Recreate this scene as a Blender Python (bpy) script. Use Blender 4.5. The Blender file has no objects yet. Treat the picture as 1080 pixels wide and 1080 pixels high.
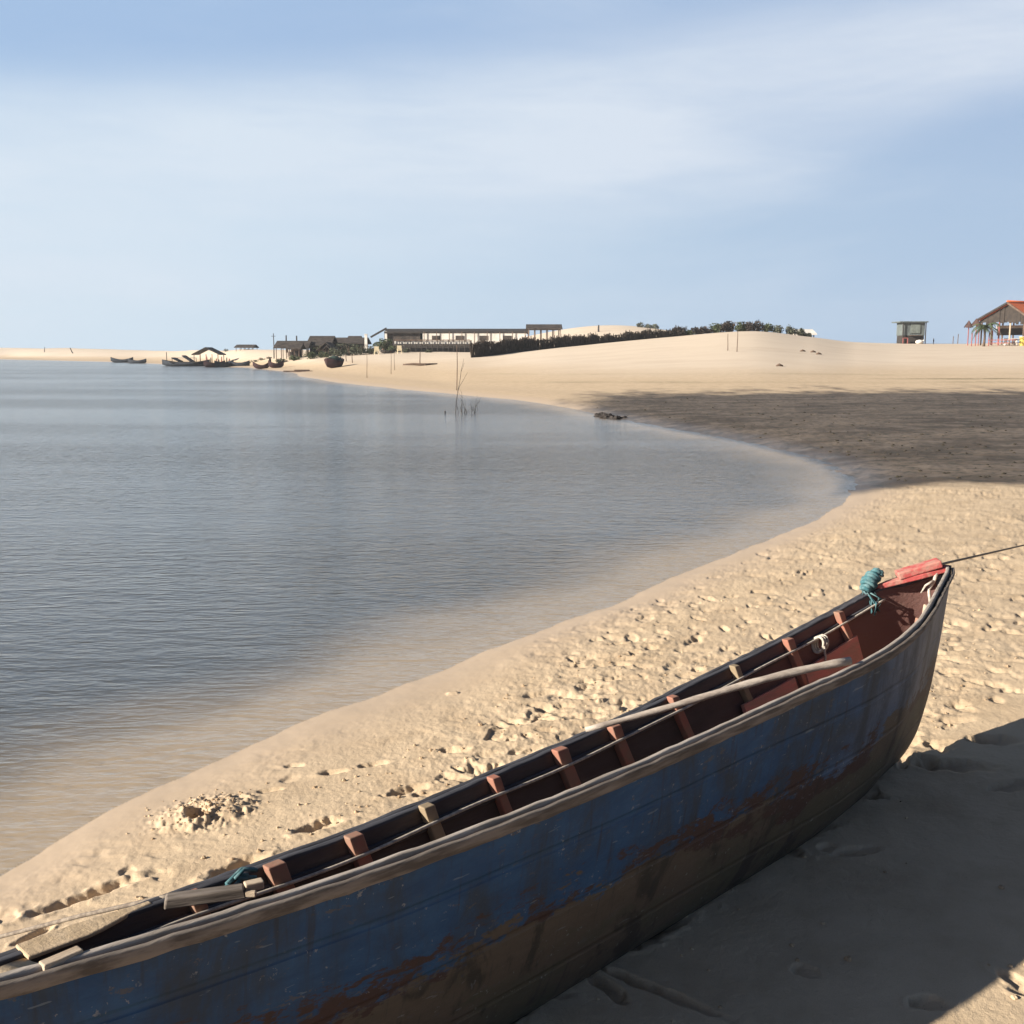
import bpy, math, random
import numpy as np
from mathutils import Vector, Matrix

random.seed(7)
RNG = np.random.default_rng(11)
SC = bpy.context.scene
COL = SC.collection

# ------------------------------------------------------------------ camera, sky, sun, exposure
H = 1.85            # eye height above the sand
FPX = 1150.0        # focal length in photo pixels (photo is 1080 wide)
HZ = 373.0          # row of the horizon
PITCH = math.atan((540 - HZ) / FPX)
cam_d = bpy.data.cameras.new("camera")
cam = bpy.data.objects.new("camera", cam_d)
COL.objects.link(cam)
cam_d.sensor_width = 36.0
cam_d.lens = 36.0 * FPX / 1080.0
cam_d.clip_start = 0.05
cam_d.clip_end = 20000
cam.location = (0, 0, H)
cam.rotation_euler = (math.pi / 2 - PITCH, 0, 0)
SC.camera = cam

SUN_VEC = Vector((-2.40, -1.02, 1.0)).normalized()     # towards the sun
SUN_EL = math.asin(SUN_VEC.z)
SUN_AZ = math.atan2(SUN_VEC.x, SUN_VEC.y)
world = bpy.data.worlds.new("World")
SC.world = world
world.use_nodes = True
SKY_STRENGTH = 0.05
SUN_STRENGTH = 5.0
EXPOSURE = 1.1

sun_d = bpy.data.lights.new("sun", 'SUN')
sun_d.energy = SUN_STRENGTH
sun_d.angle = math.radians(0.6)
sun_d.color = (1.0, 0.92, 0.80)
sun = bpy.data.objects.new("sun", sun_d)
COL.objects.link(sun)
sun.rotation_euler = (-SUN_VEC).to_track_quat('-Z', 'Y').to_euler()
sun.location = (-20, -8, 20)

SC.view_settings.view_transform = 'Standard'
SC.view_settings.look = 'None'
SC.view_settings.exposure = EXPOSURE
SC.view_settings.gamma = 1.0
SC.view_settings.use_curve_mapping = False


class NT:
    """small helper round a node tree"""
    def __init__(s, nt):
        s.nt = nt
        nt.nodes.clear()

    def n(s, typ, **kw):
        nd = s.nt.nodes.new(typ)
        for k, v in kw.items():
            if k.startswith('i_'):
                nd.inputs[k[2:].replace('_', ' ')].default_value = v
            else:
                setattr(nd, k, v)
        return nd

    def l(s, a, b):
        s.nt.links.new(a, b)

    def m(s, op, a, b=None, c=None, clamp=False):
        nd = s.nt.nodes.new('ShaderNodeMath')
        nd.operation = op
        nd.use_clamp = clamp
        for i, v in enumerate((a, b, c)):
            if v is None:
                continue
            if isinstance(v, (int, float)):
                nd.inputs[i].default_value = v
            else:
                s.l(v, nd.inputs[i])
        return nd.outputs[0]

    def ss(s, v, lo, hi):
        nd = s.nt.nodes.new('ShaderNodeMapRange')
        nd.interpolation_type = 'SMOOTHSTEP'
        nd.inputs[1].default_value = lo
        nd.inputs[2].default_value = hi
        s.l(v, nd.inputs[0])
        return nd.outputs[0]

    def mix(s, f, a, b, blend='MIX'):
        nd = s.nt.nodes.new('ShaderNodeMix')
        nd.data_type = 'RGBA'
        nd.blend_type = blend
        for idx, v in ((0, f), (6, a), (7, b)):
            if isinstance(v, (int, float)):
                nd.inputs[idx].default_value = v
            elif isinstance(v, tuple):
                nd.inputs[idx].default_value = (v[0], v[1], v[2], 1)
            else:
                s.l(v, nd.inputs[idx])
        return nd.outputs[2]

    def noise(s, vec, scale, detail=4, rough=0.55, dist=0.0, dims='3D'):
        nd = s.nt.nodes.new('ShaderNodeTexNoise')
        nd.noise_dimensions = dims
        nd.inputs['Scale'].default_value = scale
        nd.inputs['Detail'].default_value = detail
        nd.inputs['Roughness'].default_value = rough
        nd.inputs['Distortion'].default_value = dist
        if vec is not None:
            s.l(vec, nd.inputs['Vector'])
        return nd.outputs['Fac']

    def mapping(s, vec, scale=(1, 1, 1), rot=(0, 0, 0), loc=(0, 0, 0)):
        nd = s.nt.nodes.new('ShaderNodeMapping')
        nd.inputs['Scale'].default_value = scale
        nd.inputs['Rotation'].default_value = rot
        nd.inputs['Location'].default_value = loc
        s.l(vec, nd.inputs['Vector'])
        return nd.outputs[0]


# world: Nishita sky with a thin high cloud veil
def build_world():
    t = NT(world.node_tree)
    out = t.n('ShaderNodeOutputWorld')
    bg = t.n('ShaderNodeBackground')
    bg.inputs['Strength'].default_value = SKY_STRENGTH
    sky = t.n('ShaderNodeTexSky')
    sky.sky_type = 'NISHITA'
    sky.sun_disc = False
    sky.sun_elevation = SUN_EL
    sky.sun_rotation = SUN_AZ
    sky.air_density = 0.45
    sky.dust_density = 0.3
    sky.ozone_density = 1.0
    tc = t.n('ShaderNodeTexCoord')
    sep = t.n('ShaderNodeSeparateXYZ')
    t.l(tc.outputs['Generated'], sep.inputs[0])
    az = t.m('MULTIPLY', t.m('ARCTAN2', sep.outputs[0], sep.outputs[1]), 57.2958)
    el = t.m('MULTIPLY', t.m('ARCSINE', sep.outputs[2]), 57.2958)
    cmb = t.n('ShaderNodeCombineXYZ')
    t.l(az, cmb.inputs[0])
    t.l(el, cmb.inputs[1])
    v1 = t.mapping(cmb.outputs[0], scale=(0.035, 0.16, 1), rot=(0, 0, math.radians(-8)), loc=(3.1, 0.7, 0))
    n1 = t.noise(v1, 1.0, 5, 0.55, 0.35)
    v2 = t.mapping(cmb.outputs[0], scale=(0.10, 0.55, 1), rot=(0, 0, math.radians(-7)), loc=(1.3, 8.7, 0))
    n2 = t.noise(v2, 1.0, 4, 0.6, 0.2)
    wob = t.m('MULTIPLY', t.m('SUBTRACT', n1, 0.5), 3.6)
    # the veil's middle rises to the right, and the veil narrows that way
    cen = t.m('ADD', t.m('MULTIPLY', az, 0.105), 10.9)
    cen = t.m('MINIMUM', cen, 16.5)
    dlt = t.m('ADD', t.m('SUBTRACT', el, cen), wob)
    up = t.ss(dlt, 5.3, 1.3)
    wdn = t.m('MAXIMUM', t.m('ADD', 6.2, t.m('MULTIPLY', az, -0.17)), 2.3)
    lowv = t.m('DIVIDE', dlt, wdn)
    dn = t.ss(lowv, -1.5, -0.1)
    band = t.m('MULTIPLY', up, dn)
    tex = t.m('ADD', 0.80, t.m('ADD', t.m('MULTIPLY', t.m('SUBTRACT', n2, 0.5), 0.9), t.m('MULTIPLY', t.m('SUBTRACT', n1, 0.5), .35)))
    band = t.m('MULTIPLY', band, tex, clamp=True)
    # faint streaks elsewhere
    thin = t.m('MULTIPLY', t.ss(n1, 0.42, 0.75), 0.30)
    dens = t.m('MULTIPLY', t.m('MULTIPLY', t.m('ADD', band, thin, clamp=True), t.ss(el, 40.0, 22.0)), t.ss(t.m('ABSOLUTE', az), 66.0, 34.0))
    # pale moist air up to middle heights, whiter on the left, bluer on the right
    lft = t.ss(az, 26.0, -26.0)
    front = t.ss(t.m('ABSOLUTE', t.m('SUBTRACT', az, 0.0)), 66.0, 34.0)
    low = t.m('MULTIPLY', t.m('MULTIPLY', t.ss(el, 36.0, 18.0), 0.97), front)
    K = 1.0 / (SKY_STRENGTH * 2 ** 0.95)
    skyc = sky.outputs[0]
    hor = t.mix(lft, (0.375 * K, 0.50 * K, 0.67 * K), (0.54 * K, 0.68 * K, 0.80 * K))
    upp = t.mix(lft, (0.345 * K, 0.465 * K, 0.66 * K), (0.345 * K, 0.49 * K, 0.71 * K))
    air = t.mix(t.ss(el, 5.0, 15.0), hor, upp)
    c = t.mix(low, skyc, air)
    c = t.mix(dens, c, t.mix(lft, (0.62 * K, 0.685 * K, 0.785 * K), (0.62 * K, 0.71 * K, 0.81 * K)))
    t.l(c, bg.inputs['Color'])
    t.l(bg.outputs[0], out.inputs['Surface'])


build_world()

# ------------------------------------------------------------------ picture -> place
FW = np.array([0, math.cos(PITCH), -math.sin(PITCH)])
UP = np.array([0, math.sin(PITCH), math.cos(PITCH)])


def un(px, py, z):
    d = np.array([(px - 540) / FPX, 0, 0]) + FW + UP * ((540 - py) / FPX)
    t = (z - H) / d[2]
    q = d * t
    return np.array([q[0], q[1], z])


def xz_at(px, row, y):
    """x and z of the point at depth y seen at that column and row"""
    d = np.array([(px - 540) / FPX, 0, 0]) + FW + UP * ((540 - row) / FPX)
    t = y / d[1]
    return d[0] * t, H + d[2] * t


# ------------------------------------------------------------------ noise in numpy
_perm = RNG.permutation(512)
_perm = np.concatenate([_perm, _perm])
_ga = RNG.uniform(0, 2 * np.pi, 1024)
_gx, _gy = np.cos(_ga), np.sin(_ga)


def perlin(x, y):
    xi = np.floor(x).astype(np.int64)
    yi = np.floor(y).astype(np.int64)
    xf, yf = x - xi, y - yi
    u = xf * xf * xf * (xf * (xf * 6 - 15) + 10)
    v = yf * yf * yf * (yf * (yf * 6 - 15) + 10)

    def g(ix, iy, dx, dy):
        h = _perm[(_perm[ix & 511] + iy) & 511]
        return _gx[h] * dx + _gy[h] * dy
    a = g(xi, yi, xf, yf)
    b = g(xi + 1, yi, xf - 1, yf)
    c = g(xi, yi + 1, xf, yf - 1)
    d = g(xi + 1, yi + 1, xf - 1, yf - 1)
    return (a + u * (b - a)) + v * ((c + u * (d - c)) - (a + u * (b - a)))


def fbm(x, y, o=4, r=0.5):
    s, a = 0, 1.0
    for i in range(o):
        s = s + a * perlin(x * 2 ** i + 17.3 * i, y * 2 ** i - 9.1 * i)
        a *= r
    return s


def sstep(x, a, b):
    t = np.clip((x - a) / (b - a), 0, 1)
    return t * t * (3 - 2 * t)


def pchip(xs, ys):
    xs, ys = np.asarray(xs, float), np.asarray(ys, float)
    h = np.diff(xs)
    d = np.diff(ys) / h
    m = np.zeros_like(ys)
    m[0], m[-1] = d[0], d[-1]
    for i in range(1, len(xs) - 1):
        if d[i - 1] * d[i] > 0:
            w1, w2 = 2 * h[i] + h[i - 1], h[i] + 2 * h[i - 1]
            m[i] = (w1 + w2) / (w1 / d[i - 1] + w2 / d[i])

    def f(x):
        x = np.clip(np.asarray(x, float), xs[0], xs[-1])
        i = np.clip(np.searchsorted(xs, x, side='right') - 1, 0, len(xs) - 2)
        t = (x - xs[i]) / h[i]
        return ((1 + 2 * t) * (1 - t) ** 2 * ys[i] + t * (1 - t) ** 2 * h[i] * m[i]
                + t * t * (3 - 2 * t) * ys[i + 1] + t * t * (t - 1) * h[i] * m[i + 1])
    return f


# ------------------------------------------------------------------ terrain
ZW = -0.12
_sp = [(0, 920), (100, 866), (200, 814), (300, 770), (400, 732), (500, 692), (640, 640), (760, 590), (850, 553),
       (895, 528), (908, 508), (880, 490), (850, 480), (780, 464), (700, 450), (650, 441), (600, 430), (540, 421.5),
       (480, 416), (400, 408), (345, 402), (318, 397), (306, 392.5), (264, 388), (240, 387), (170, 384), (130, 382),
       (60, 380.3), (0, 379)]
_shore = [un(a, b, ZW)[:2] for a, b in _sp]
SHORE = np.array([(-300, -700), (-40, -75), (-9, -12), (-4.6, -1.6), (-2.9, 2.2)] + [tuple(q) for q in _shore]
                 + [(-420, 480), (-1200, 560), (-6000, 700)])


def shore_dist(x, y):
    """signed distance to the water's edge, + on land"""
    best = np.full(x.shape, 1e9)
    inside = np.zeros(x.shape, bool)
    poly = np.vstack([SHORE, [(-6000, 6000), (9000, 6000), (9000, -700)]])
    for i in range(len(poly)):
        ax, ay = poly[i]
        bx, by = poly[(i + 1) % len(poly)]
        if i < len(SHORE) - 1:
            dx, dy = bx - ax, by - ay
            t = np.clip(((x - ax) * dx + (y - ay) * dy) / (dx * dx + dy * dy), 0, 1)
            best = np.minimum(best, np.hypot(x - ax - t * dx, y - ay - t * dy))
        cond = (ay > y) != (by > y)
        if ay != by:
            inside ^= cond & (x < (bx - ax) * (y - ay) / (by - ay) + ax)
    return np.where(inside, best, -best)


_cpx = [-300, 0, 60, 100, 150, 200, 240, 262, 300, 340, 400, 450, 497, 600, 700, 790, 850, 900, 950, 1000, 1080, 1300]
_crow = [366, 366, 366.5, 368, 369.5, 370.5, 370, 368.5, 369, 369, 369, 371, 371.5, 364.5, 356.5, 350, 356, 361.5,
         362.5, 362.5, 362, 362]
_cdst = [520, 520, 510, 480, 440, 340, 250, 235, 215, 200, 185, 165, 150, 142, 142, 142, 142, 145, 150, 150, 150, 150]
_cy0 = [485, 470, 400, 350, 290, 230, 190, 165, 130, 105, 85, 72, 60, 52, 50, 50, 50, 50, 50, 50, 50, 50]
_fr, _fd, _f0 = pchip(_cpx, _crow), pchip(_cpx, _cdst), pchip(_cpx, _cy0)


def base_height(x, y):
    ds = shore_dist(x, y)
    rr_ = np.hypot(x, y)
    ds = ds + (0.07 * fbm(x * .9, y * .9, 3) + .015 * fbm(x * 5, y * 5, 2)) * (1 - sstep(rr_, 25, 60)) + .5 * fbm(x * .12, y * .12, 2) * sstep(rr_, 20, 60)
    yy = np.maximum(y, 0.5)
    px = np.clip(540 + FPX * x / yy, -300, 1300)
    px = np.where(y < 3, np.where(x < 0, -300, 1300), px)
    land = ZW + 0.15 * (1 - np.exp(-np.maximum(ds, 0) / 0.8)) + 0.0012 * np.clip(ds, 0, 60)
    row, D, y0 = _fr(px), _fd(px), _f0(px)
    zc = H + (HZ - row) / FPX * D
    t = np.clip((y - y0) / np.maximum(D - y0, 5), 0, 1)
    s = t * t * (3 - 2 * t) * 0.6 + t * 0.4
    crest = (zc - 0.05) * s
    beyond = np.clip((y - D) / 200, 0, 1)
    crest = crest * (1 - 0.5 * beyond)
    und = 0.35 * fbm(x / 38 + 3, y / 38, 3) * sstep(y, 60, 140) * sstep(ds, 4, 30) * (1 - 0.6 * t)
    z = land + crest * sstep(ds, 0, 8) + und
    # white dunes further back
    z = z + 6.4 * np.exp(-((x - 27) / 30) ** 2 - ((y - 300) / 38) ** 2)
    z = z + 2.2 * np.exp(-((x + 8) / 60) ** 2 - ((y - 330) / 45) ** 2)
    # low rise added right of the bow to lift the boat's shadow edge
    z = z + 0.05 * np.exp(-((x - 3.3) / 1.3) ** 2 - ((y - 5.9) / 1.2) ** 2)
    wat = ZW - 0.055 * np.minimum(-ds, 2.0) - 0.06 * np.clip(-ds - 2.0, 0, 30)
    return np.where(ds > 0, z, wat), ds


def hz(x, y):
    a, _ = base_height(np.array([float(x)]), np.array([float(y)]))
    return float(a[0])


# special dents and mounds: px,row, length, width, angle(deg, world), depth
SPECIAL = [(92, 932, .40, .085, 40, .07), (338, 868, .24, .09, 35, .055), (250, 911, .26, .10, 50, .06),
           (430, 832, .22, .08, 30, .05), (395, 801, .16, .06, 20, .04), (312, 797, .10, .05, 0, .03),
           (285, 825, .16, .05, 10, .03), (352, 808, .16, .06, 10, .035), (480, 790, .16, .09, 10, .04),
           (500, 812, .14, .06, 10, .035), (90, 970, .12, .07, 30, .05), (35, 975, .14, .05, 60, .04),
           (1003, 815, .36, .16, -10, .07), (1052, 790, .30, .13, 0, .06), (1068, 838, .25, .10, 20, .04),
           (905, 905, .22, .08, 15, .03), (1010, 770, .22, .08, 10, .03), (690, 1052, .55, .05, -38, .045),
           (640, 1048, .22, .06, -60, .05), (980, 1068, .12, .08, 0, .04)]
MOUND = un(216, 846, 0.0)


def build_ground():
    th_f = np.radians(np.arange(-27.5, 27.51, 0.047))
    th_m1 = np.radians(np.arange(-45, -27.5, 0.12))
    th_m2 = np.radians(np.arange(27.6, 45, 0.12))
    th_c1 = np.radians(np.arange(-180, -45, 3.0))
    th_c2 = np.radians(np.arange(46, 180.1, 3.0))
    th = np.concatenate([th_c1, th_m1, th_f, th_m2, th_c2])
    inv = np.linspace(1 / 1.9, 1 / 16.0, 860)
    r = np.concatenate([np.linspace(0.05, 1.85, 16), 1 / inv, np.geomspace(16.15, 60, 170)[0:], np.geomspace(60.5, 520, 260),
                        np.geomspace(535, 9000, 26)])
    R, T = np.meshgrid(r, th, indexing='ij')
    X, Y = R * np.sin(T), R * np.cos(T)
    nr, nc = X.shape
    x, y = X.ravel(), Y.ravel()
    z, ds = base_height(x, y)
    z, ds = z.reshape(nr, nc), ds.reshape(nr, nc)
    # ---- trampled sand, footprints
    near = R < 40
    fade = 1 - sstep(R, 22, 38)
    # mud flat mask, in the world's own plan: between the far beach and the near beach
    pr = np.full(X.shape, 2000.0)
    mY = Y > 1
    pr[mY] = HZ + FPX * (H - 0.02) / Y[mY]
    ppx = np.full(X.shape, -1000.0)
    ppx[mY] = 540 + FPX * X[mY] / Y[mY]
    wob = 9 * fbm(X * .35, Y * .16, 4) + 3 * fbm(X * 1.3, Y * .6, 3)
    top = 414 - 2.0 * sstep(ppx, 640, 1000) + wob * .34
    bot = 511 + wob * 0.9 + 6 * sstep(ppx, 930, 1100)
    mud = sstep(pr + 3.5 * fbm(X * .9 + 8, Y * .5, 3) * (R < 60), top - 3, top + 4.5) * (1 - sstep(pr, bot - 5, bot + 5)) * sstep(ppx + wob * 4, 585, 650) * sstep(ds, -.45, -.05)
    mud = np.where(ppx > 2000, 1.0 * sstep(Y, 12.5, 13.5) * (1 - sstep(Y, 42, 48)) * (ds > 0), mud)
    mud *= (Y > 5)
    tram = sstep(ds + .25 * fbm(X * .9, Y * .9 + 4, 2) * (R < 60), 0.12, 0.45) * fade * (1 - 0.75 * mud)
    left = sstep(X - 0.35 * Y, -2.6, -1.6)                       # fewer prints at the left end
    dens = 0.35 + 0.65 * left
    nf = np.zeros_like(X)
    idx = np.where(near)
    xs, ys = X[idx], Y[idx]
    big = fbm(xs * 2.1, ys * 2.1, 3)
    mid = fbm(xs * 6.5 + 40, ys * 6.5, 3)
    ridg = 1 - np.abs(fbm(xs * 4.7 + 11, ys * 4.7 + 5, 3, .55)) * 2.2
    fine = fbm(xs * 24, ys * 24, 2)
    lump = np.maximum(mid, -0.12)
    patch = sstep(fbm(xs * .8 + 5, ys * .8, 3), -0.25, 0.25)
    landw = (sstep(xs * .714 - ys * .7, -2.2, -1.95) * (1 - sstep(ys, 5.0, 6.2)))
    scarp = sstep(fbm(xs * 3.0 + 2, ys * 4.4 + 9, 3, .6), -.46, -.22) + .6 * sstep(fbm(xs * 5.2 + 31, ys * 9.0, 2, .5), -.42, -.24)
    nf[idx] = (1 - .8 * landw) * (0.010 * big + 0.010 * (.25 + .75 * patch) * (scarp - 1.5) + (0.35 + 0.65 * patch) * (0.0075 * lump + 0.005 * ridg) + 0.0045 * fine + .0025 * perlin(xs * 61, ys * 61) * (np.hypot(xs, ys) < 7))
    z = z + nf * tram * dens
    # a gentle relief everywhere so nothing is ironed flat
    g2 = np.zeros_like(X)
    g2[idx] = 0.004 * fbm(xs * 1.3 + 7, ys * 1.3, 3) + 0.0009 * fbm(xs * 16, ys * 16, 2)
    z = z + g2 * (ds > 0)
    # mud lumps
    z = z + np.where(near, 0.0, 0) + mud * 0.03 * (np.maximum(fbm(X * 2.4 + 3, Y * 2.4, 3), -0.1)) * (R < 60)

    def stamp(cx, cy, L, W, ang, depth, rim=0.3, rough=0.25, seed=0.0):
        rr, tt = math.hypot(cx, cy), math.atan2(cx, cy)
        e = max(L, W) * 1.9
        i0, i1 = np.searchsorted(r, rr - e), np.searchsorted(r, rr + e)
        dt = e / max(rr, .3)
        j0, j1 = np.searchsorted(th, tt - dt), np.searchsorted(th, tt + dt)
        if i1 <= i0 or j1 <= j0:
            return
        sx, sy = X[i0:i1, j0:j1] - cx, Y[i0:i1, j0:j1] - cy
        c, s = math.cos(ang), math.sin(ang)
        a, b = (sx * c + sy * s) / (L / 2), (-sx * s + sy * c) / (W / 2)
        q = np.sqrt(a * a + b * b)
        q = q + rough * fbm((sx + cx) * 16 + seed, (sy + cy) * 16, 2, .5)
        slope = np.clip(.60 - .62 * sx / (max(L, W) * .5), .08, 1.15) if depth > 0 else 1.0
        dd = -depth * slope * (1 - sstep(q, 0.6, 1.04)) + depth * rim * np.exp(-((q - 1.25) / 0.24) ** 2) * (.5 + np.clip(fbm((sx + cx) * 11 + seed, (sy + cy) * 11 + 4, 2) * 1.6, -.5, .9))
        z[i0:i1, j0:j1] += dd * np.clip((ds[i0:i1, j0:j1] - .15) / .2, 0, 1)

    along = math.atan2(SHORE[9][1] - SHORE[7][1], SHORE[9][0] - SHORE[7][0])
    k = 0
    while k < 3000:
        rr = 1 / RNG.uniform(1 / 17.0, 1 / 2.6)
        tt = math.radians(RNG.uniform(-29, 34))
        cx, cy = rr * math.sin(tt), rr * math.cos(tt)
        d_ = shore_dist(np.array([cx]), np.array([cy]))[0]
        k += 1
        if d_ < 0.30:
            continue
        lf = 1.0 if cx - .35 * cy > -1.9 else 0.03
        if cx * .714 - cy * .7 > -1.95 and cy < 6.0:
            lf *= .015                                     # the shaded landward side is less trodden
        if RNG.uniform() > lf:
            continue
        kind = RNG.uniform()
        a_ = along + RNG.normal(0, .6) + (math.pi / 2 if RNG.uniform() < .25 else 0)
        if k > 900:
            stamp(cx, cy, RNG.uniform(.09, .22), RNG.uniform(.05, .10), RNG.normal(0, .7), RNG.uniform(.011, .026), .08, .45, k)
        elif kind < .35:
            stamp(cx, cy, RNG.uniform(.2, .28), RNG.uniform(.075, .11), a_, RNG.uniform(.012, .028), .15, .45, k)
        elif kind < .8:
            stamp(cx, cy, RNG.uniform(.08, .16), RNG.uniform(.05, .09), a_, RNG.uniform(.010, .022), .15, .5, k)
        else:
            stamp(cx, cy, RNG.uniform(.05, .1), RNG.uniform(.04, .06), a_, -RNG.uniform(.006, .014), .0, .4, k)
    for (px, row, L, W, an, dep) in SPECIAL:
        p = un(px, row, 0.0)
        lw = row > 760 and px > 600
        stamp(p[0], p[1], L, W, math.radians(an), dep * (.85 if lw else .95), .05 if lw else .12, .4, px)
    # dug-up heap with a hole near the waterline
    stamp(MOUND[0], MOUND[1], .44, .34, .6, -.022, 0, .35, 3)
    stamp(MOUND[0] - .02, MOUND[1] - .04, .10, .17, .3, .13, .1, .25, 5)
    q = np.hypot(X - MOUND[0], Y - MOUND[1])
    z += np.where(q < .4, (1 - sstep(q, .12, .3)) * .016 * np.maximum(fbm(X * 34, Y * 34, 2), -.15), 0)

    wet = 1 - sstep(ds + 0.10 * fbm(X * 1.2, Y * 1.2, 3) * (R < 60), 0.05, 0.75 + 0.02 * np.clip(Y, 0, 60))
    # lines of washed-up weed on the far beach
    rel = z
    wr = np.zeros_like(X)
    rows = [(402.5, 1.0, .42), (394, .8, .25), (399, .55, .9)]
    for (rw, wd, am) in rows:
        c_ = rw + 1.6 * fbm(X * .06 + rw, Y * .0 + 3, 3)
        zz = HZ + FPX * (H - z) / np.maximum(Y, 1)
        w_ = np.exp(-((zz - c_) / wd) ** 2) * am
        if rw == 399:
            w_ = w_ * sstep(ppx, 880, 1010)
        else:
            w_ = w_ * sstep(ppx, 400, 620) * (0.35 + 0.65 * sstep(fbm(X * .12, Y * .12 + rw, 3), -.15, .3))
        wr = np.maximum(wr, w_ * (Y > 40) * (Y < 140))
    me = bpy.data.meshes.new("beach_ground")
    co = np.stack([X.ravel(), Y.ravel(), z.ravel()], 1)
    ii, jj = np.meshgrid(np.arange(nr - 1), np.arange(nc - 1), indexing='ij')
    a = (ii * nc + jj).ravel()
    quads = np.stack([a, a + 1, a + nc + 1, a + nc], 1)[:, ::-1]
    me.vertices.add(len(co))
    me.vertices.foreach_set('co', co.ravel())
    me.loops.add(quads.size)
    me.loops.foreach_set('vertex_index', quads.ravel().astype(np.int32))
    me.polygons.add(len(quads))
    me.polygons.foreach_set('loop_start', (np.arange(len(quads)) * 4).astype(np.int32))
    me.polygons.foreach_set('loop_total', np.full(len(quads), 4, np.int32))
    me.polygons.foreach_set('use_smooth', np.ones(len(quads), bool))
    me.update(calc_edges=True)
    depth_tint = sstep(-ds + .5 * fbm(X * .5, Y * .5, 3) * (R < 80), .05, 1.9)  # seabed colour darkens offshore, standing in for light absorbed by the water
    dune = sstep(z + .25 * fbm(X * .05, Y * .05, 3), .25, 1.3)
    for nm, arr in (('dune', dune), ('depth_tint', depth_tint), ('wet', wet), ('mud', mud), ('wrack', wr)):
        at = me.attributes.new(nm, 'FLOAT', 'POINT')
        at.data.foreach_set('value', arr.ravel().astype(np.float32))
    o = bpy.data.objects.new("sand_ground", me)
    COL.objects.link(o)
    o['kind'] = 'structure'
    o['label'] = 'pale sand beach with footprints, dark mud flat and dunes'
    m = bpy.data.materials.new("sand")
    m.use_nodes = True
    t = NT(m.node_tree)
    out = t.n('ShaderNodeOutputMaterial')
    bs = t.n('ShaderNodeBsdfPrincipled')
    geo = t.n('ShaderNodeNewGeometry')
    P = geo.outputs['Position']
    aw = t.n('ShaderNodeAttribute', attribute_name='wet').outputs['Fac']
    am = t.n('ShaderNodeAttribute', attribute_name='mud').outputs['Fac']
    ak = t.n('ShaderNodeAttribute', attribute_name='wrack').outputs['Fac']
    n_big = t.noise(P, 0.35, 4)
    n_mid = t.noise(P, 3.0, 5, .6)
    n_gr = t.noise(P, 260.0, 2, .7)
    dry = t.mix(n_big, (0.545, 0.415, 0.272), (0.61, 0.47, 0.315))
    dry = t.mix(t.ss(n_mid, .35, .75), dry, (0.47, 0.35, 0.225))
    dry = t.mix(t.m('MULTIPLY', t.ss(n_gr, .45, .8), .35), dry, (0.30, 0.21, 0.13))
    sp = t.n('ShaderNodeTexVoronoi')
    sp.inputs['Scale'].default_value = 55
    t.l(P, sp.inputs['Vector'])
    spk = t.m('MULTIPLY', t.ss(sp.outputs['Distance'], .16, .06), t.ss(t.noise(P, 2.2, 3), .5, .7))
    dry = t.mix(t.m('MULTIPLY', spk, .6), dry, (0.13, 0.09, 0.06))
    adn = t.n('ShaderNodeAttribute', attribute_name='dune').outputs['Fac']
    pale = t.mix(n_big, (0.60, 0.49, 0.37), (0.66, 0.55, 0.425))
    pale = t.mix(t.m('MULTIPLY', t.ss(t.noise(t.mapping(P, scale=(.25, .5, 1)), .6, 5, .6), .45, .7), .5), pale, (0.54, 0.425, 0.31))
    dry = t.mix(adn, dry, pale)
    wetc = t.mix(n_mid, (0.43, 0.325, 0.225), (0.49, 0.375, 0.265))
    col = t.mix(t.m('MULTIPLY', aw, .9), dry, wetc)
    # mud with olive and grey patches
    mp = t.mapping(P, scale=(.5, .9, 1))
    n_m1 = t.noise(mp, .55, 5, .6, .4)
    n_m2 = t.noise(P, 4.5, 5, .65)
    mc = t.mix(t.ss(n_m1, .35, .65), (0.066, 0.050, 0.037), (0.16, 0.125, 0.095))
    mc = t.mix(t.ss(n_m2, .44, .66), mc, (0.052, 0.046, 0.034))
    mc = t.mix(t.ss(t.noise(t.mapping(P, scale=(.8, 1.1, 1)), 1.1, 5, .65), .48, .70), mc, (0.155, 0.125, 0.10))
    mc = t.mix(t.m('MULTIPLY', t.ss(t.noise(P, 9, 3, .6), .58, .7), .7), mc, (0.03, 0.025, 0.02))
    mfac = t.m('ADD', am, t.m('MULTIPLY', t.m('SUBTRACT', n_m2, .5), t.m('MULTIPLY', t.m('MULTIPLY', am, t.m('SUBTRACT', 1.0, am)), 3.0)), clamp=True)
    col = t.mix(mfac, col, mc)
    wk = t.m('MULTIPLY', ak, t.ss(t.noise(P, 1.4, 4, .7), .34, .52), clamp=True)
    col = t.mix(wk, col, (0.13, 0.115, 0.05))
    asl = t.n('ShaderNodeAttribute', attribute_name='depth_tint').outputs['Fac']
    col = t.mix(t.ss(asl, .0, .5), col, (0.26, 0.205, 0.148))
    col = t.mix(t.ss(asl, .3, 1.0), col, (0.088, 0.083, 0.075))  # deep water's loss of light put into the bed colour
    t.l(col, bs.inputs['Base Color'])
    rg = t.m('SUBTRACT', 0.95, t.m('MULTIPLY', aw, 0.42))
    rg = t.m('SUBTRACT', rg, t.m('MULTIPLY', am, 0.12))
    t.l(rg, bs.inputs['Roughness'])
    bs.inputs['Specular IOR Level'].default_value = 0.22
    bh = t.m('ADD', t.m('MULTIPLY', t.noise(P, 45, 4, .65), .6), t.m('MULTIPLY', n_gr, .25))
    bp = t.n('ShaderNodeBump')
    bp.inputs['Distance'].default_value = 0.012
    t.l(t.m('SUBTRACT', 0.55, t.m('MULTIPLY', aw, 0.5)), bp.inputs['Strength'])
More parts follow.
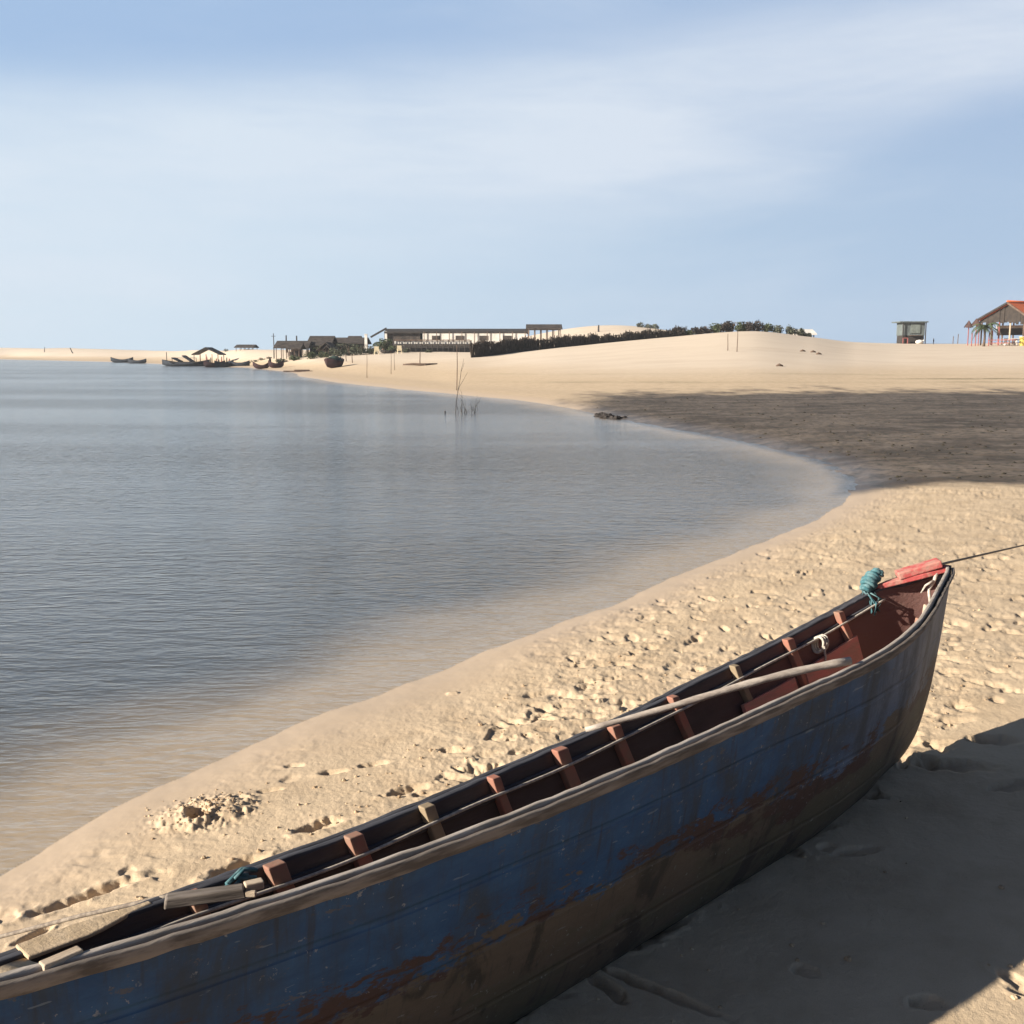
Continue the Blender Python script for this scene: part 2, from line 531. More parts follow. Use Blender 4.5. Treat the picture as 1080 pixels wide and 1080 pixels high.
    t.l(bh, bp.inputs['Height'])
    t.l(bp.outputs[0], bs.inputs['Normal'])
    t.l(bs.outputs[0], out.inputs['Surface'])
    me.materials.append(m)
    return X, Y, z, r, th


GX, GY, GZ, GR, GT = build_ground()


def gz(x, y):
    """height of the finished sand surface"""
    rr, tt = math.hypot(x, y), math.atan2(x, y)
    i = int(np.clip(np.searchsorted(GR, rr), 1, len(GR) - 1))
    j = int(np.clip(np.searchsorted(GT, tt), 1, len(GT) - 1))
    fi = (rr - GR[i - 1]) / (GR[i] - GR[i - 1])
    fj = (tt - GT[j - 1]) / (GT[j] - GT[j - 1])
    return float((GZ[i - 1, j - 1] * (1 - fj) + GZ[i - 1, j] * fj) * (1 - fi) + (GZ[i, j - 1] * (1 - fj) + GZ[i, j] * fj) * fi)


# ------------------------------------------------------------------ water
def build_water():
    me = bpy.data.meshes.new("water")
    pts = [(-6000, -900), (60, -900), (60, 700), (-6000, 900)]
    me.from_pydata([(a, b, ZW) for a, b in pts], [], [(0, 1, 2, 3)])
    o = bpy.data.objects.new("water", me)
    COL.objects.link(o)
    o['kind'] = 'structure'
    o['label'] = 'rippled grey-blue lagoon water turning brown at the shallow edge'
    m = bpy.data.materials.new("lagoon_water")
    m.use_nodes = True
    t = NT(m.node_tree)
    out = t.n('ShaderNodeOutputMaterial')
    geo = t.n('ShaderNodeNewGeometry')
    P = geo.outputs['Position']
    # ripples run with the breeze, at several sizes
    v1 = t.mapping(P, scale=(2.6, 7.5, 1), rot=(0, 0, math.radians(16)))
    v2 = t.mapping(P, scale=(9.0, 20.0, 1), rot=(0, 0, math.radians(-10)))
    v3 = t.mapping(P, scale=(0.45, 1.3, 1), rot=(0, 0, math.radians(8)))
    r1 = t.noise(v1, 1.0, 2, .5, .6)
    r2 = t.noise(v2, 1.0, 2, .5, .3)
    r3 = t.noise(v3, 1.0, 3, .55, .2)
    gust = t.noise(t.mapping(P, scale=(.02, .09, 1), rot=(0, 0, math.radians(3))), 1.0, 4, .55)
    gs = t.m('ADD', 0.45, t.m('MULTIPLY', t.ss(gust, .38, .60), 0.6))
    hgt = t.m('ADD', t.m('MULTIPLY', r1, 1.0), t.m('ADD', t.m('MULTIPLY', r2, .6), t.m('MULTIPLY', r3, 1.2)))
    bp = t.n('ShaderNodeBump')
    bp.inputs['Distance'].default_value = 0.037
    t.l(gs, bp.inputs['Strength'])
    t.l(hgt, bp.inputs['Height'])
    dp = t.n('ShaderNodeVectorMath', operation='DOT_PRODUCT')
    t.l(bp.outputs[0], dp.inputs[0])
    t.l(geo.outputs['Incoming'], dp.inputs[1])
    cs = t.m('SUBTRACT', 1.0, t.m('ABSOLUTE', dp.outputs['Value']), clamp=True)
    frs = t.m('ADD', 0.02, t.m('MULTIPLY', t.m('POWER', cs, 5.0), 0.98), clamp=True)
    gl = t.n('ShaderNodeBsdfGlossy')
    gl.inputs['Roughness'].default_value = 0.12
    gl.inputs['Color'].default_value = (.88, .87, .84, 1)
    t.l(bp.outputs[0], gl.inputs['Normal'])
    tr = t.n('ShaderNodeBsdfTransparent')
    tr.inputs['Color'].default_value = (.95, .96, .95, 1)
    mx = t.n('ShaderNodeMixShader')
    t.l(frs, mx.inputs[0])
    t.l(tr.outputs[0], mx.inputs[1])
    t.l(gl.outputs[0], mx.inputs[2])
    t.l(mx.outputs[0], out.inputs['Surface'])
    me.materials.append(m)


build_water()


# ------------------------------------------------------------------ mesh helpers
class MB:
    def __init__(s):
        s.v, s.f = [], []

    def add(s, vs, fs):
        b = len(s.v)
        s.v += [tuple(float(c) for c in q) for q in vs]
        s.f += [tuple(b + i for i in f) for f in fs]
        return s

    def box(s, c, size, rz=0.0, rx=0.0, ry=0.0, taper=1.0):
        M = Matrix.Rotation(rz, 3, 'Z') @ Matrix.Rotation(ry, 3, 'Y') @ Matrix.Rotation(rx, 3, 'X')
        vs = []
        for dz in (-.5, .5):
            k = taper if dz > 0 else 1.0
            for dx, dy in ((-.5, -.5), (.5, -.5), (.5, .5), (-.5, .5)):
                vs.append(Vector(c) + M @ Vector((dx * size[0] * k, dy * size[1] * k, dz * size[2])))
        return s.add(vs, [(3, 2, 1, 0), (4, 5, 6, 7), (0, 1, 5, 4), (1, 2, 6, 5), (2, 3, 7, 6), (3, 0, 4, 7)])

    def bar(s, a, b, w, h=None):
        a, b = Vector(a), Vector(b)
        h = h or w
        d = (b - a).normalized()
        sd = d.cross(Vector((0, 0, 1)))
        sd = sd.normalized() if sd.length > 1e-4 else Vector((1, 0, 0))
        u = sd.cross(d)
        vs = []
        for p in (a, b):
            for i, j in ((-1, -1), (1, -1), (1, 1), (-1, 1)):
                vs.append(p + sd * i * w / 2 + u * j * h / 2)
        return s.add(vs, [(3, 2, 1, 0), (4, 5, 6, 7), (0, 1, 5, 4), (1, 2, 6, 5), (2, 3, 7, 6), (3, 0, 4, 7)])

    def tube(s, pts, rad, n=7, caps=True):
        pts = [Vector(p) for p in pts]
        k = len(pts)
        if not hasattr(rad, '__len__'):
            rad = [rad] * k
        ref = Vector((0.13, 0.31, 0.94)).normalized()
        vs, fs = [], []
        for i, p in enumerate(pts):
            d = (pts[min(i + 1, k - 1)] - pts[max(i - 1, 0)])
            d = d.normalized() if d.length > 1e-9 else Vector((0, 0, 1))
            a = d.cross(ref)
            if a.length < .05:
                a = d.cross(Vector((1, 0, 0)))
            a.normalize()
            b = d.cross(a)
            for j in range(n):
                an = 2 * math.pi * j / n
                vs.append(p + (a * math.cos(an) + b * math.sin(an)) * rad[i])
        for i in range(k - 1):
            for j in range(n):
                j2 = (j + 1) % n
                fs.append((i * n + j, i * n + j2, (i + 1) * n + j2, (i + 1) * n + j))
        if caps:
            fs.append(tuple(range(n))[::-1])
            fs.append(tuple((k - 1) * n + j for j in range(n)))
        return s.add(vs, fs)

    def sweep(s, pts, side, upv, w0, w1, h0, h1, close=True):
        """rectangular section swept along pts: side*[w0,w1], up*[h0,h1]"""
        k = len(pts)
        vs, fs = [], []
        for i in range(k):
            p, a, b = Vector(pts[i]), Vector(side[i]), Vector(upv[i])
            vs += [p + a * w0 + b * h0, p + a * w1 + b * h0, p + a * w1 + b * h1, p + a * w0 + b * h1]
        for i in range(k - 1):
            for j in range(4):
                j2 = (j + 1) % 4
                fs.append((i * 4 + j, i * 4 + j2, i * 4 + 4 + j2, i * 4 + 4 + j))
        if close:
            fs += [(3, 2, 1, 0), tuple((k - 1) * 4 + j for j in range(4))]
        return s.add(vs, fs)

    def lump(s, c, r, n=6, m=4, rough=.3, sq=(1, 1, 1), rnd=random):
        vs, fs = [], []
        for i in range(m + 1):
            ph = math.pi * i / m
            for j in range(n):
                an = 2 * math.pi * j / n
                k = r * (1 + rnd.uniform(-rough, rough))
                vs.append((c[0] + k * sq[0] * math.sin(ph) * math.cos(an), c[1] + k * sq[1] * math.sin(ph) * math.sin(an), c[2] + k * sq[2] * math.cos(ph)))
        for i in range(m):
            for j in range(n):
                j2 = (j + 1) % n
                fs.append((i * n + j, (i + 1) * n + j, (i + 1) * n + j2, i * n + j2))
        return s.add(vs, fs)

    def leaves(s, c, rad, n, size, rnd=random, flat=.5, shell=.35, lo=-1):
        """n leaf faces through an ellipsoid"""
        for _ in range(n):
            while True:
                q = Vector((rnd.uniform(-1, 1), rnd.uniform(-1, 1), rnd.uniform(lo, 1)))
                if shell < q.length < 1:
                    break
            p = Vector((c[0] + q.x * rad[0], c[1] + q.y * rad[1], c[2] + q.z * rad[2]))
            a = Vector((rnd.gauss(0, 1), rnd.gauss(0, 1), rnd.gauss(0, flat))).normalized()
            b = a.cross(Vector((rnd.gauss(0, 1), rnd.gauss(0, 1), rnd.gauss(0, 1)))).normalized()
            k = size * rnd.uniform(.6, 1.3)
            s.add([p - a * k, p + b * k * .45, p + a * k, p - b * k * .45], [(0, 1, 2, 3)])
        return s

    def build(s, name, mat, parent=None, smooth=False, loc=None, bevel=0.0):
        me = bpy.data.meshes.new(name)
        me.from_pydata(s.v, [], s.f)
        if smooth:
            me.polygons.foreach_set('use_smooth', [True] * len(me.polygons))
        me.update()
        me.materials.append(mat)
        o = bpy.data.objects.new(name, me)
        COL.objects.link(o)
        if loc is not None:
            o.location = loc
        if parent is not None:
            o.parent = parent
        if bevel:
            bv = o.modifiers.new('bevel', 'BEVEL')
            bv.width = bevel
            bv.segments = 2
            bv.limit_method = 'ANGLE'
        return o


def tag(o, label, cat, group=None, kind=None):
    o['label'] = label
    o['category'] = cat
    if group:
        o['group'] = group
    if kind:
        o['kind'] = kind
    return o


def thing(name, label, cat, loc, rz=0.0, group=None):
    o = bpy.data.objects.new(name, None)
    COL.objects.link(o)
    o.empty_display_size = .3
    o.location = loc
    o.rotation_euler = (0, 0, rz)
    return tag(o, label, cat, group)


def copy_tree(o, parent=None):
    c = o.copy()
    COL.objects.link(c)
    if parent is not None:
        c.parent = parent
    for ch in list(o.children):
        copy_tree(ch, c)
    return c


def mat(name, col, col2=None, scale=6.0, rough=.85, spec=.3, bump=.0, bscale=None, stretch=(1, 1, 1), coords='Object', lo=.35, hi=.65):
    m = bpy.data.materials.new(name)
    m.use_nodes = True
    t = NT(m.node_tree)
    out = t.n('ShaderNodeOutputMaterial')
    bs = t.n('ShaderNodeBsdfPrincipled')
    bs.inputs['Roughness'].default_value = rough
    bs.inputs['Specular IOR Level'].default_value = spec
    tc = t.n('ShaderNodeTexCoord')
    v = t.mapping(tc.outputs[coords], scale=stretch)
    if col2 is None:
        col2 = tuple(c * .7 for c in col)
    n = t.noise(v, scale, 5, .6)
    t.l(t.mix(t.ss(n, lo, hi), col, col2), bs.inputs['Base Color'])
    if bump:
        bp = t.n('ShaderNodeBump')
        bp.inputs['Distance'].default_value = bump
        bp.inputs['Strength'].default_value = .8
        t.l(t.noise(v, bscale or scale * 3, 5, .65), bp.inputs['Height'])
        t.l(bp.outputs[0], bs.inputs['Normal'])
    t.l(bs.outputs[0], out.inputs['Surface'])
    return m


# ------------------------------------------------------------------ the foreground boat
BD = np.array([.7, .714]) / np.hypot(.7, .714)
BN = np.array([-BD[1], BD[0]])
BOAT_YAW = math.atan2(BD[1], BD[0])       # local x = along the boat, y = towards the water


def b2w(u, n, z):
    return Vector((BD[0] * u + BN[0] * n, BD[1] * u + BN[1] * n, z))


def w2b(p):
    return (float(p[0] * BD[0] + p[1] * BD[1]), float(p[0] * BN[0] + p[1] * BN[1]), float(p[2]))


_t = [(-.15, 2.075, .77), (.15, 2.01, .755), (.645, 1.906, .735), (.98, 1.84, .73), (1.4, 1.777, .73), (1.78, 1.747, .73),
      (2.2, 1.731, .732), (2.66, 1.727, .738), (3.117, 1.718, .752), (3.52, 1.708, .762), (3.79, 1.722, .775),
      (4.12, 1.768, .80), (4.46, 1.861, .83), (4.75, 1.945, .85), (4.90, 1.992, .858), (4.985, 2.03, .862)]
_q = [(-.15, 2.125, .765), (.15, 2.18, .68), (.5, 2.225, .62), (.88, 2.24, .60), (1.15, 2.25, .59), (1.67, 2.242, .58),
      (2.145, 2.262, .58), (2.79, 2.295, .58), (3.51, 2.345, .605), (4.25, 2.354, .66), (4.55, 2.325, .71), (4.75, 2.275, .765),
      (4.90, 2.185, .81), (4.985, 2.075, .86)]
_k = [(-.15, 2.1, .40), (-.05, 2.09, .20), (.15, 2.08, .06), (.5, 2.07, .0), (1.0, 2.04, -.03), (2.2, 2.035, -.035), (3.4, 2.035, -.035),
      (4.1, 2.06, -.02), (4.38, 2.05, .0), (4.6, 2.045, .045), (4.74, 2.045, .12), (4.83, 2.045, .237), (4.885, 2.045, .34), (4.935, 2.045, .507),
      (4.965, 2.045, .679), (4.985, 2.05, .80)]
ta, tq, tk = np.array(_t), np.array(_q), np.array(_k)
Nn, Nz = pchip(ta[:, 0], ta[:, 1]), pchip(ta[:, 0], ta[:, 2])
Fn, Fz = pchip(tq[:, 0], tq[:, 1]), pchip(tq[:, 0], tq[:, 2])
Kn, Kz = pchip(tk[:, 0], tk[:, 1]), pchip(tk[:, 0], tk[:, 2])


def smooth1(f, w=.09):
    def g(u):
        return sum(f(np.clip(np.asarray(u, float) + d, -.15, 4.985)) for d in np.linspace(-w, w, 7)) / 7 if np.ndim(u) else \
            float(sum(float(f(np.clip(u + d, -.15, 4.985))) for d in np.linspace(-w, w, 7)) / 7)
    return g


def blend_mid(f):
    g = smooth1(f, .16)

    def h(u):
        w = min(1.0, max(0.0, min((u + .1) / .3, (4.75 - u) / .3)))
        return float(f(u)) * (1 - w) + g(u) * w
    return h


Nn_, Nz_, Fn_, Fz_ = blend_mid(Nn), blend_mid(Nz), blend_mid(Fn), blend_mid(Fz)


def section(u, s, inset=0.0):
    """point of the hull at station u; s: 0 near gunwale, .5 keel, 1 far gunwale. inset moves inwards"""
    nn, zn, nf, zf = Nn_(u), Nz_(u), Fn_(u), Fz_(u)
    nk, zk = float(Kn(u)), float(Kz(u))
    if inset:
        half = max((nf - nn) / 2 - .004, .001)
        i2 = min(inset, half)
        nn, nf = nn + i2, nf - i2
        zk = min(zk + inset * 1.3, min(zn, zf) - .01)
    sharp = min(1.0, max(0.0, (u - 4.1) / .7))
    sharp = max(sharp, min(1.0, max(0.0, (.5 - u) / .5)))
    if s <= .5:
        t = s / .5
        a = (nn, zn)
        g, zg = nn, zn
    else:
        t = (1 - s) / .5
        g, zg = nf, zf
    fl = .46 * (1 - sharp) if s > .5 else 0.0
    c1 = (g + (.10 + .18 * sharp + fl * .7) * (nk - g), zg + (.50 - .12 * sharp) * (zk - zg))
    c2 = (g + (.48 + .22 * sharp + fl) * (nk - g), zk + (.02 + .22 * sharp + fl * .25) * (zg - zk))
    p0, p3 = (g, zg), (nk, zk)
    b = [(1 - t) ** 3, 3 * t * (1 - t) ** 2, 3 * t * t * (1 - t), t ** 3]
    return Vector((u, b[0] * p0[0] + b[1] * c1[0] + b[2] * c2[0] + b[3] * p3[0], b[0] * p0[1] + b[1] * c1[1] + b[2] * c2[1] + b[3] * p3[1]))


def boat_paint():
    """old blue paint, worn to primer and bare brown wood"""
    m = bpy.data.materials.new("worn_blue_paint")
    m.use_nodes = True
    t = NT(m.node_tree)
    out = t.n('ShaderNodeOutputMaterial')
    bs = t.n('ShaderNodeBsdfPrincipled')
    tc = t.n('ShaderNodeTexCoord')
    P = tc.outputs['Object']
    sep = t.n('ShaderNodeSeparateXYZ')
    t.l(P, sep.inputs[0])
    vs = t.mapping(P, scale=(1.0, 2.5, 2.5))
    n1 = t.noise(vs, 1.7, 6, .6, .3)
    n2 = t.noise(vs, 5.5, 6, .68, .3)
    n3 = t.noise(t.mapping(P, scale=(2.2, 9, 9)), 5.0, 5, .7)
    nh = t.noise(P, 55, 3, .7)
    blue = t.mix(t.ss(n2, .3, .7), (0.015, 0.055, 0.135), (0.028, 0.082, 0.178))
    blue = t.mix(t.m('MULTIPLY', t.ss(n3, .5, .72), .55), blue, (0.028, 0.06, 0.13))
    # faded greyer towards the bow
    fade = t.ss(t.m('ADD', sep.outputs[0], t.m('MULTIPLY', n1, 1.1)), 3.6, 5.1)
    blue = t.mix(t.m('MULTIPLY', fade, .92), blue, t.mix(n2, (0.10, 0.115, 0.15), (0.19, 0.19, 0.205)))
    nf = t.noise(vs, 14.0, 6, .72, .2)
    red = t.mix(nf, (0.062, 0.030, 0.026), (0.045, 0.032, 0.028))
    bare = t.mix(n3, (0.060, 0.048, 0.037), (0.115, 0.09, 0.066))
    olive = t.mix(nf, (0.055, 0.052, 0.036), (0.095, 0.083, 0.058))
    dirt = t.noise(t.mapping(P, scale=(2.4, 1.2, 1.2)), 2.0, 6, .65, .5)
    blue = t.mix(t.m('MULTIPLY', t.ss(dirt, .44, .64), .8), blue, (0.032, 0.040, 0.050))
    # the lower strakes have lost their paint; the edge wanders and flakes
    hgt = t.m('ADD', sep.outputs[2], t.m('MULTIPLY', t.m('SUBTRACT', n1, .5), .70))
    hgt = t.m('ADD', hgt, t.m('MULTIPLY', t.m('SUBTRACT', n2, .5), .34))
    hgt = t.m('ADD', hgt, t.m('MULTIPLY', t.m('SUBTRACT', nf, .5), .26))
    worn = t.ss(hgt, .385, .36)
    pr = t.m('MULTIPLY', t.ss(hgt, .50, .47), t.ss(t.m('ADD', n1, t.m('MULTIPLY', t.m('SUBTRACT', nf, .5), .35)), .46, .50))
    col = t.mix(pr, blue, red)
    low = t.mix(t.ss(t.m('ADD', n1, t.m('MULTIPLY', t.m('SUBTRACT', n2, .5), .6)), .44, .56), bare, olive)
    low = t.mix(t.ss(dirt, .52, .60), low, (0.04, 0.034, 0.028))
    col = t.mix(worn, col, low)
    # flakes of bare primer within the blue, grime runs, chips and scratches
    fl_ = t.m('MULTIPLY', t.ss(nf, .60, .625), t.ss(n2, .46, .56))
    col = t.mix(t.m('MULTIPLY', fl_, .75), col, t.mix(n1, (0.055, 0.06, 0.068), (0.12, 0.10, 0.085)))
    runs = t.noise(t.mapping(P, scale=(16, 1, 1.6)), 2.2, 4, .6)
    col = t.mix(t.m('MULTIPLY', t.ss(runs, .56, .70), .55), col, (0.03, 0.03, 0.032))
    chips = t.m('MULTIPLY', t.ss(nh, .64, .67), t.ss(n2, .48, .58))
    col = t.mix(t.m('MULTIPLY', chips, .7), col, (0.24, 0.24, 0.24))
    sc = t.noise(t.mapping(P, scale=(3.5, 20, 26), rot=(0, .5, 0)), 2.4, 3, .5)
    col = t.mix(t.m('MULTIPLY', t.ss(sc, .70, .73), .3), col, (0.26, 0.30, 0.32))
    sc2 = t.noise(t.mapping(P, scale=(22, 8, 7), rot=(0, -.35, 0)), 1.7, 3, .5)
    col = t.mix(t.m('MULTIPLY', t.ss(sc2, .73, .75), .3), col, (0.20, 0.22, 0.22))
    # pale plank edge under the rail
    t.l(col, bs.inputs['Base Color'])
    bs.inputs['Roughness'].default_value = .62
    bs.inputs['Specular IOR Level'].default_value = .3
    pl = t.n('ShaderNodeTexWave')
    pl.wave_type = 'BANDS'
    pl.bands_direction = 'Z'
    pl.inputs['Scale'].default_value = 1.55
    pl.inputs['Distortion'].default_value = .25
    t.l(P, pl.inputs['Vector'])
    seam = t.ss(pl.outputs['Fac'], .0, .035)
    h = t.m('ADD', t.m('MULTIPLY', seam, .9), t.m('ADD', t.m('MULTIPLY', n3, .35), t.m('MULTIPLY', n2, .5)))
    bp = t.n('ShaderNodeBump')
    bp.inputs['Distance'].default_value = .006
    bp.inputs['Strength'].default_value = .8
    t.l(h, bp.inputs['Height'])
    t.l(bp.outputs[0], bs.inputs['Normal'])
    t.l(bs.outputs[0], out.inputs['Surface'])
    return m


def boat_inside():
    m = bpy.data.materials.new("worn_red_inside")
    m.use_nodes = True
    t = NT(m.node_tree)
    out = t.n('ShaderNodeOutputMaterial')
    bs = t.n('ShaderNodeBsdfPrincipled')
    tc = t.n('ShaderNodeTexCoord')
    P = tc.outputs['Object']
    sep = t.n('ShaderNodeSeparateXYZ')
    t.l(P, sep.inputs[0])
    vs = t.mapping(P, scale=(1.0, 3, 3))
    n1 = t.noise(vs, 2.2, 5, .6, .3)
    n2 = t.noise(vs, 8, 5, .68)
    dark = t.mix(n2, (0.06, 0.046, 0.042), (0.10, 0.08, 0.072))
    redd = t.mix(n2, (0.30, 0.115, 0.09), (0.20, 0.095, 0.08))
    wood = t.mix(n2, (0.22, 0.165, 0.12), (0.14, 0.10, 0.075))
    f = t.m('MULTIPLY', t.ss(t.m('ADD', sep.outputs[0], t.m('MULTIPLY', t.m('SUBTRACT', n1, .5), 1.6)), 3.0, 4.4), .42)
    c = t.mix(f, dark, redd)
    c = t.mix(t.m('MULTIPLY', t.ss(n1, .56, .70), .35), c, wood)
    t.l(c, bs.inputs['Base Color'])
    bs.inputs['Roughness'].default_value = .85
    bs.inputs['Specular IOR Level'].default_value = .2
    bp = t.n('ShaderNodeBump')
    bp.inputs['Distance'].default_value = .004
    t.l(t.noise(t.mapping(P, scale=(2, 18, 18)), 4, 4, .6), bp.inputs['Height'])
    t.l(bp.outputs[0], bs.inputs['Normal'])
    t.l(bs.outputs[0], out.inputs['Surface'])
    return m


M_GREYWOOD = mat("weathered_grey_wood", (0.22, 0.185, 0.155), (0.10, 0.082, 0.068), 5, .9, .2, .004, 9, (1, 9, 9))
M_PALERAIL = mat("pale_grey_wood", (0.42, 0.37, 0.32), (0.27, 0.23, 0.19), 5, .9, .2, .004, 9, (1, 9, 9))
M_DARKRAIL = mat("dark_blue_grey_wood", (0.075, 0.075, 0.085), (0.045, 0.044, 0.05), 6, .8, .25, .003, 9, (1, 9, 9))
M_RIB = mat("faded_red_rib", (0.36, 0.15, 0.105), (0.27, 0.17, 0.12), 9, .85, .2, .003, 14)
M_RIBWOOD = mat("bare_rib_wood", (0.34, 0.26, 0.17), (0.25, 0.19, 0.12), 9, .85, .2, .003, 14)
M_REDDECK = mat("red_deck_paint", (0.42, 0.085, 0.08), (0.40, 0.20, 0.16), 16, .9, .15, .006, 26, lo=.42, hi=.62)
M_PALEWOOD = mat("bleached_wood", (0.52, 0.42, 0.31), (0.40, 0.31, 0.22), 7, .9, .15, .004, 16, (1, 6, 6))
M_SANDY = mat("sand_dusted_wood", (0.52, 0.40, 0.27), (0.44, 0.33, 0.21), 12, .95, .1, .004, 60)
M_ROPE = mat("grey_rope", (0.25, 0.21, 0.17), (0.14, 0.115, 0.095), 60, .95, .1)
M_PALEROPE = mat("pale_rope", (0.55, 0.50, 0.42), (0.36, 0.32, 0.27), 60, .95, .1)
M_POLE = mat("grey_driftwood", (0.44, 0.38, 0.32), (0.30, 0.25, 0.21), 7, .9, .15, .004, 16, (2, 6, 6))
M_TEAL = mat("teal_rope", (0.045, 0.13, 0.15), (0.12, 0.20, 0.21), 30, .85, .15)


def build_boat():
    root = thing("wooden_boat", "long weathered blue wooden boat hauled up on the sand at the front of the picture", "boat", (0, 0, 0), BOAT_YAW)
    us = np.concatenate([np.linspace(-.15, .5, 14), np.linspace(.56, 4.0, 60), np.linspace(4.05, 4.7, 20), np.linspace(4.72, 4.985, 16)])
    ss = np.linspace(0, 1, 45)
    # outer skin, rim and inner skin
    k, n = len(us), len(ss)
    mb = MB()
    rnd = np.random.default_rng(3)
    vs = []
    for u in us:
        for s in ss:
            vs.append(section(u, s))
    fs = [(i * n + j, (i + 1) * n + j, (i + 1) * n + j + 1, i * n + j + 1) for i in range(k - 1) for j in range(n - 1)]
    # close the stern flat and the stem
    fs.append(tuple(range(n)))
    fs.append(tuple((k - 1) * n + j for j in range(n))[::-1])
    mb.add(vs, fs)
    mb.build("hull", boat_paint(), root, True)
    mi = MB()
    vs = []
    for u in us:
        uu = min(max(u, -.12), 4.955)
        for s in ss:
            vs.append(section(uu, s, .024))
    fi = [(i * n + j + 1, (i + 1) * n + j + 1, (i + 1) * n + j, i * n + j) for i in range(k - 1) for j in range(n - 1)]
    M_IN = boat_inside()
    mi.add(vs, fi)
    mi.build("inner_planking", M_IN, root, True)

    # gunwale caps: plank edge on each side, butted to the skins
    ug = np.concatenate([np.linspace(-.15, 4.5, 90), np.linspace(4.52, 4.985, 30)])

    def rail(fn, fz, sgn, w0, w1, h0, h1, mt, name, u0=-.15, u1=4.985, wob=.002):
        pts, side, upv = [], [], []
        uu = [u for u in ug if u0 <= u <= u1]
        for i, u in enumerate(uu):
            p = Vector((u, fn(u), fz(u)))
            e = .01
            ua, ub = max(u - e, -.15), min(u + e, 4.985)
            tng = Vector((ub - ua, fn(ub) - fn(ua), fz(ub) - fz(ua))).normalized()
            sd = Vector((0, 0, 1)).cross(tng).normalized() * sgn     # sgn=-1: landward, +1: seaward
            j = (rnd.random() - .5) * 2 * wob
            pts.append(p + Vector((0, 0, j)))
            side.append(sd)
            upv.append(Vector((0, 0, 1 - (.62 * float(sstep(u, 3.6, 4.5)) if h0 == -.018 else 0))))
        b = MB().sweep(pts, side, upv, w0, w1, h0, h1)
        return b.build(name, mt, root, True, bevel=.004)

    rail(Nn_, Nz_, -1, .001, .016, -.018, .012, M_GREYWOOD, "rub_rail")
    rail(Nn_, Nz_, -1, -.024, -.008, -.03, .016, M_PALERAIL, "gunwale")
    rail(Fn_, Fz_, 1, .001, .022, -.05, .004, M_DARKRAIL, "rub_rail")
    rail(Fn_, Fz_, 1, -.024, -.002, -.03, .008, M_DARKRAIL, "gunwale")
    def far_in(u, drop):
        lo, hi = .5, 1.0
        for _ in range(30):
            md = (lo + hi) / 2
            if section(u, md, .024).z > Fz_(u) - drop:
                hi = md
            else:
                lo = md
        return section(u, lo, .024)

    # inner stringer of the far side, with a pale line run before it
    pts, side, upv = [], [], []
    for u in np.linspace(.9, 4.72, 90):
        p = far_in(u, .045)
        pts.append(p)
        side.append(Vector((0, -1, 0)))
        upv.append(Vector((0, 0, 1)))
    MB().sweep(pts, side, upv, .001, .012, -.012, .012).build("stringer", M_DARKRAIL, root, True, bevel=.003)
    pts = []
    for u in np.linspace(.9, 4.72, 120):
        p = far_in(u, .032)
        pts.append(p + Vector((0, -.036, .004 * math.sin(u * 7))))
    MB().tube(pts, .005, 6).build("lashing_line", M_PALEROPE, root, True)

    # ribs: bent frames from gunwale to gunwale
    marks = [(200, 940, .40), (285, 914, .385), (370, 885, .38), (455, 857, .38), (530, 828, .38), (598, 797, .38), (655, 772, .38), (715, 740, .39), (775, 706, .41), (830, 677, .44), (882, 648, .49)]
    for i, (px, row, zo) in enumerate(marks):
        q = un(px, row, zo + .2)
        u = w2b(q)[0]
        w = .034 + .018 * ((i * 7) % 4) / 3
        b = MB()
        sl = np.concatenate([np.linspace(1.0, .9, 5), np.linspace(.88, .12, 24), np.linspace(.1, 0.05, 4)])
        vs, fs = [], []
        for s in sl:
            lean = .15 * (1 - abs(2 * s - 1)) ** .8 if s > .5 else .15
            p = section(min(u + lean, 4.9), s, .024)
            p2 = section(min(u + lean, 4.9), s, .055)
            if s > .985 or s < .015:
                p.z += .016
                p2.z += .016
            for d in (-w / 2, w / 2):
                vs += [p + Vector((d, 0, 0)), p2 + Vector((d, 0, 0))]
        for j in range(len(sl) - 1):
            a, c = j * 4, j * 4 + 4
            fs += [(a + 1, a + 3, c + 3, c + 1), (a, a + 1, c + 1, c), (a + 3, a + 2, c + 2, c + 3), (a + 2, a, c, c + 2)]
        fs += [(0, 2, 3, 1), (len(vs) - 4, len(vs) - 3, len(vs) - 1, len(vs) - 2)]
        b.add(vs, fs)
        b.build("rib", M_RIBWOOD if i in (3, 8) else M_RIB, root, False, bevel=.004)

    # floor planks: three lengthwise boards on the ribs, red at the bow
    def floor(u0, u1, f0, f1, lift, name, mt):
        b = MB()
        uu = np.linspace(u0, u1, 14)
        vs, fs = [], []
        for u in uu:
            for s in np.linspace(f0, f1, 6):
                p = section(u, s, .058 + lift)
                vs.append(p)
            for s in np.linspace(f1, f0, 6):
                p = section(u, s, .04 + lift)
                vs.append(p)
        m_ = 12
        for i in range(len(uu) - 1):
            for j in range(m_):
                j2 = (j + 1) % m_
                fs.append((i * m_ + j, (i + 1) * m_ + j, (i + 1) * m_ + j2, i * m_ + j2))
        fs += [tuple(range(m_))[::-1], tuple((len(uu) - 1) * m_ + j for j in range(m_))]
        b.add(vs, fs)
        return b.build(name, mt, root, False)
    M_FLOORRED = mat("dull_red_boards", (0.52, 0.21, 0.175), (0.40, 0.22, 0.17), 8, .85, .2, .004, 20, (1, 5, 5))
    floor(3.58, 3.98, .66, .925, .004, "floor_board", M_FLOORRED)
    floor(3.60, 3.98, .45, .645, .012, "floor_board", M_FLOORRED)
    floor(4.07, 4.50, .62, .93, .004, "floor_board", M_FLOORRED)
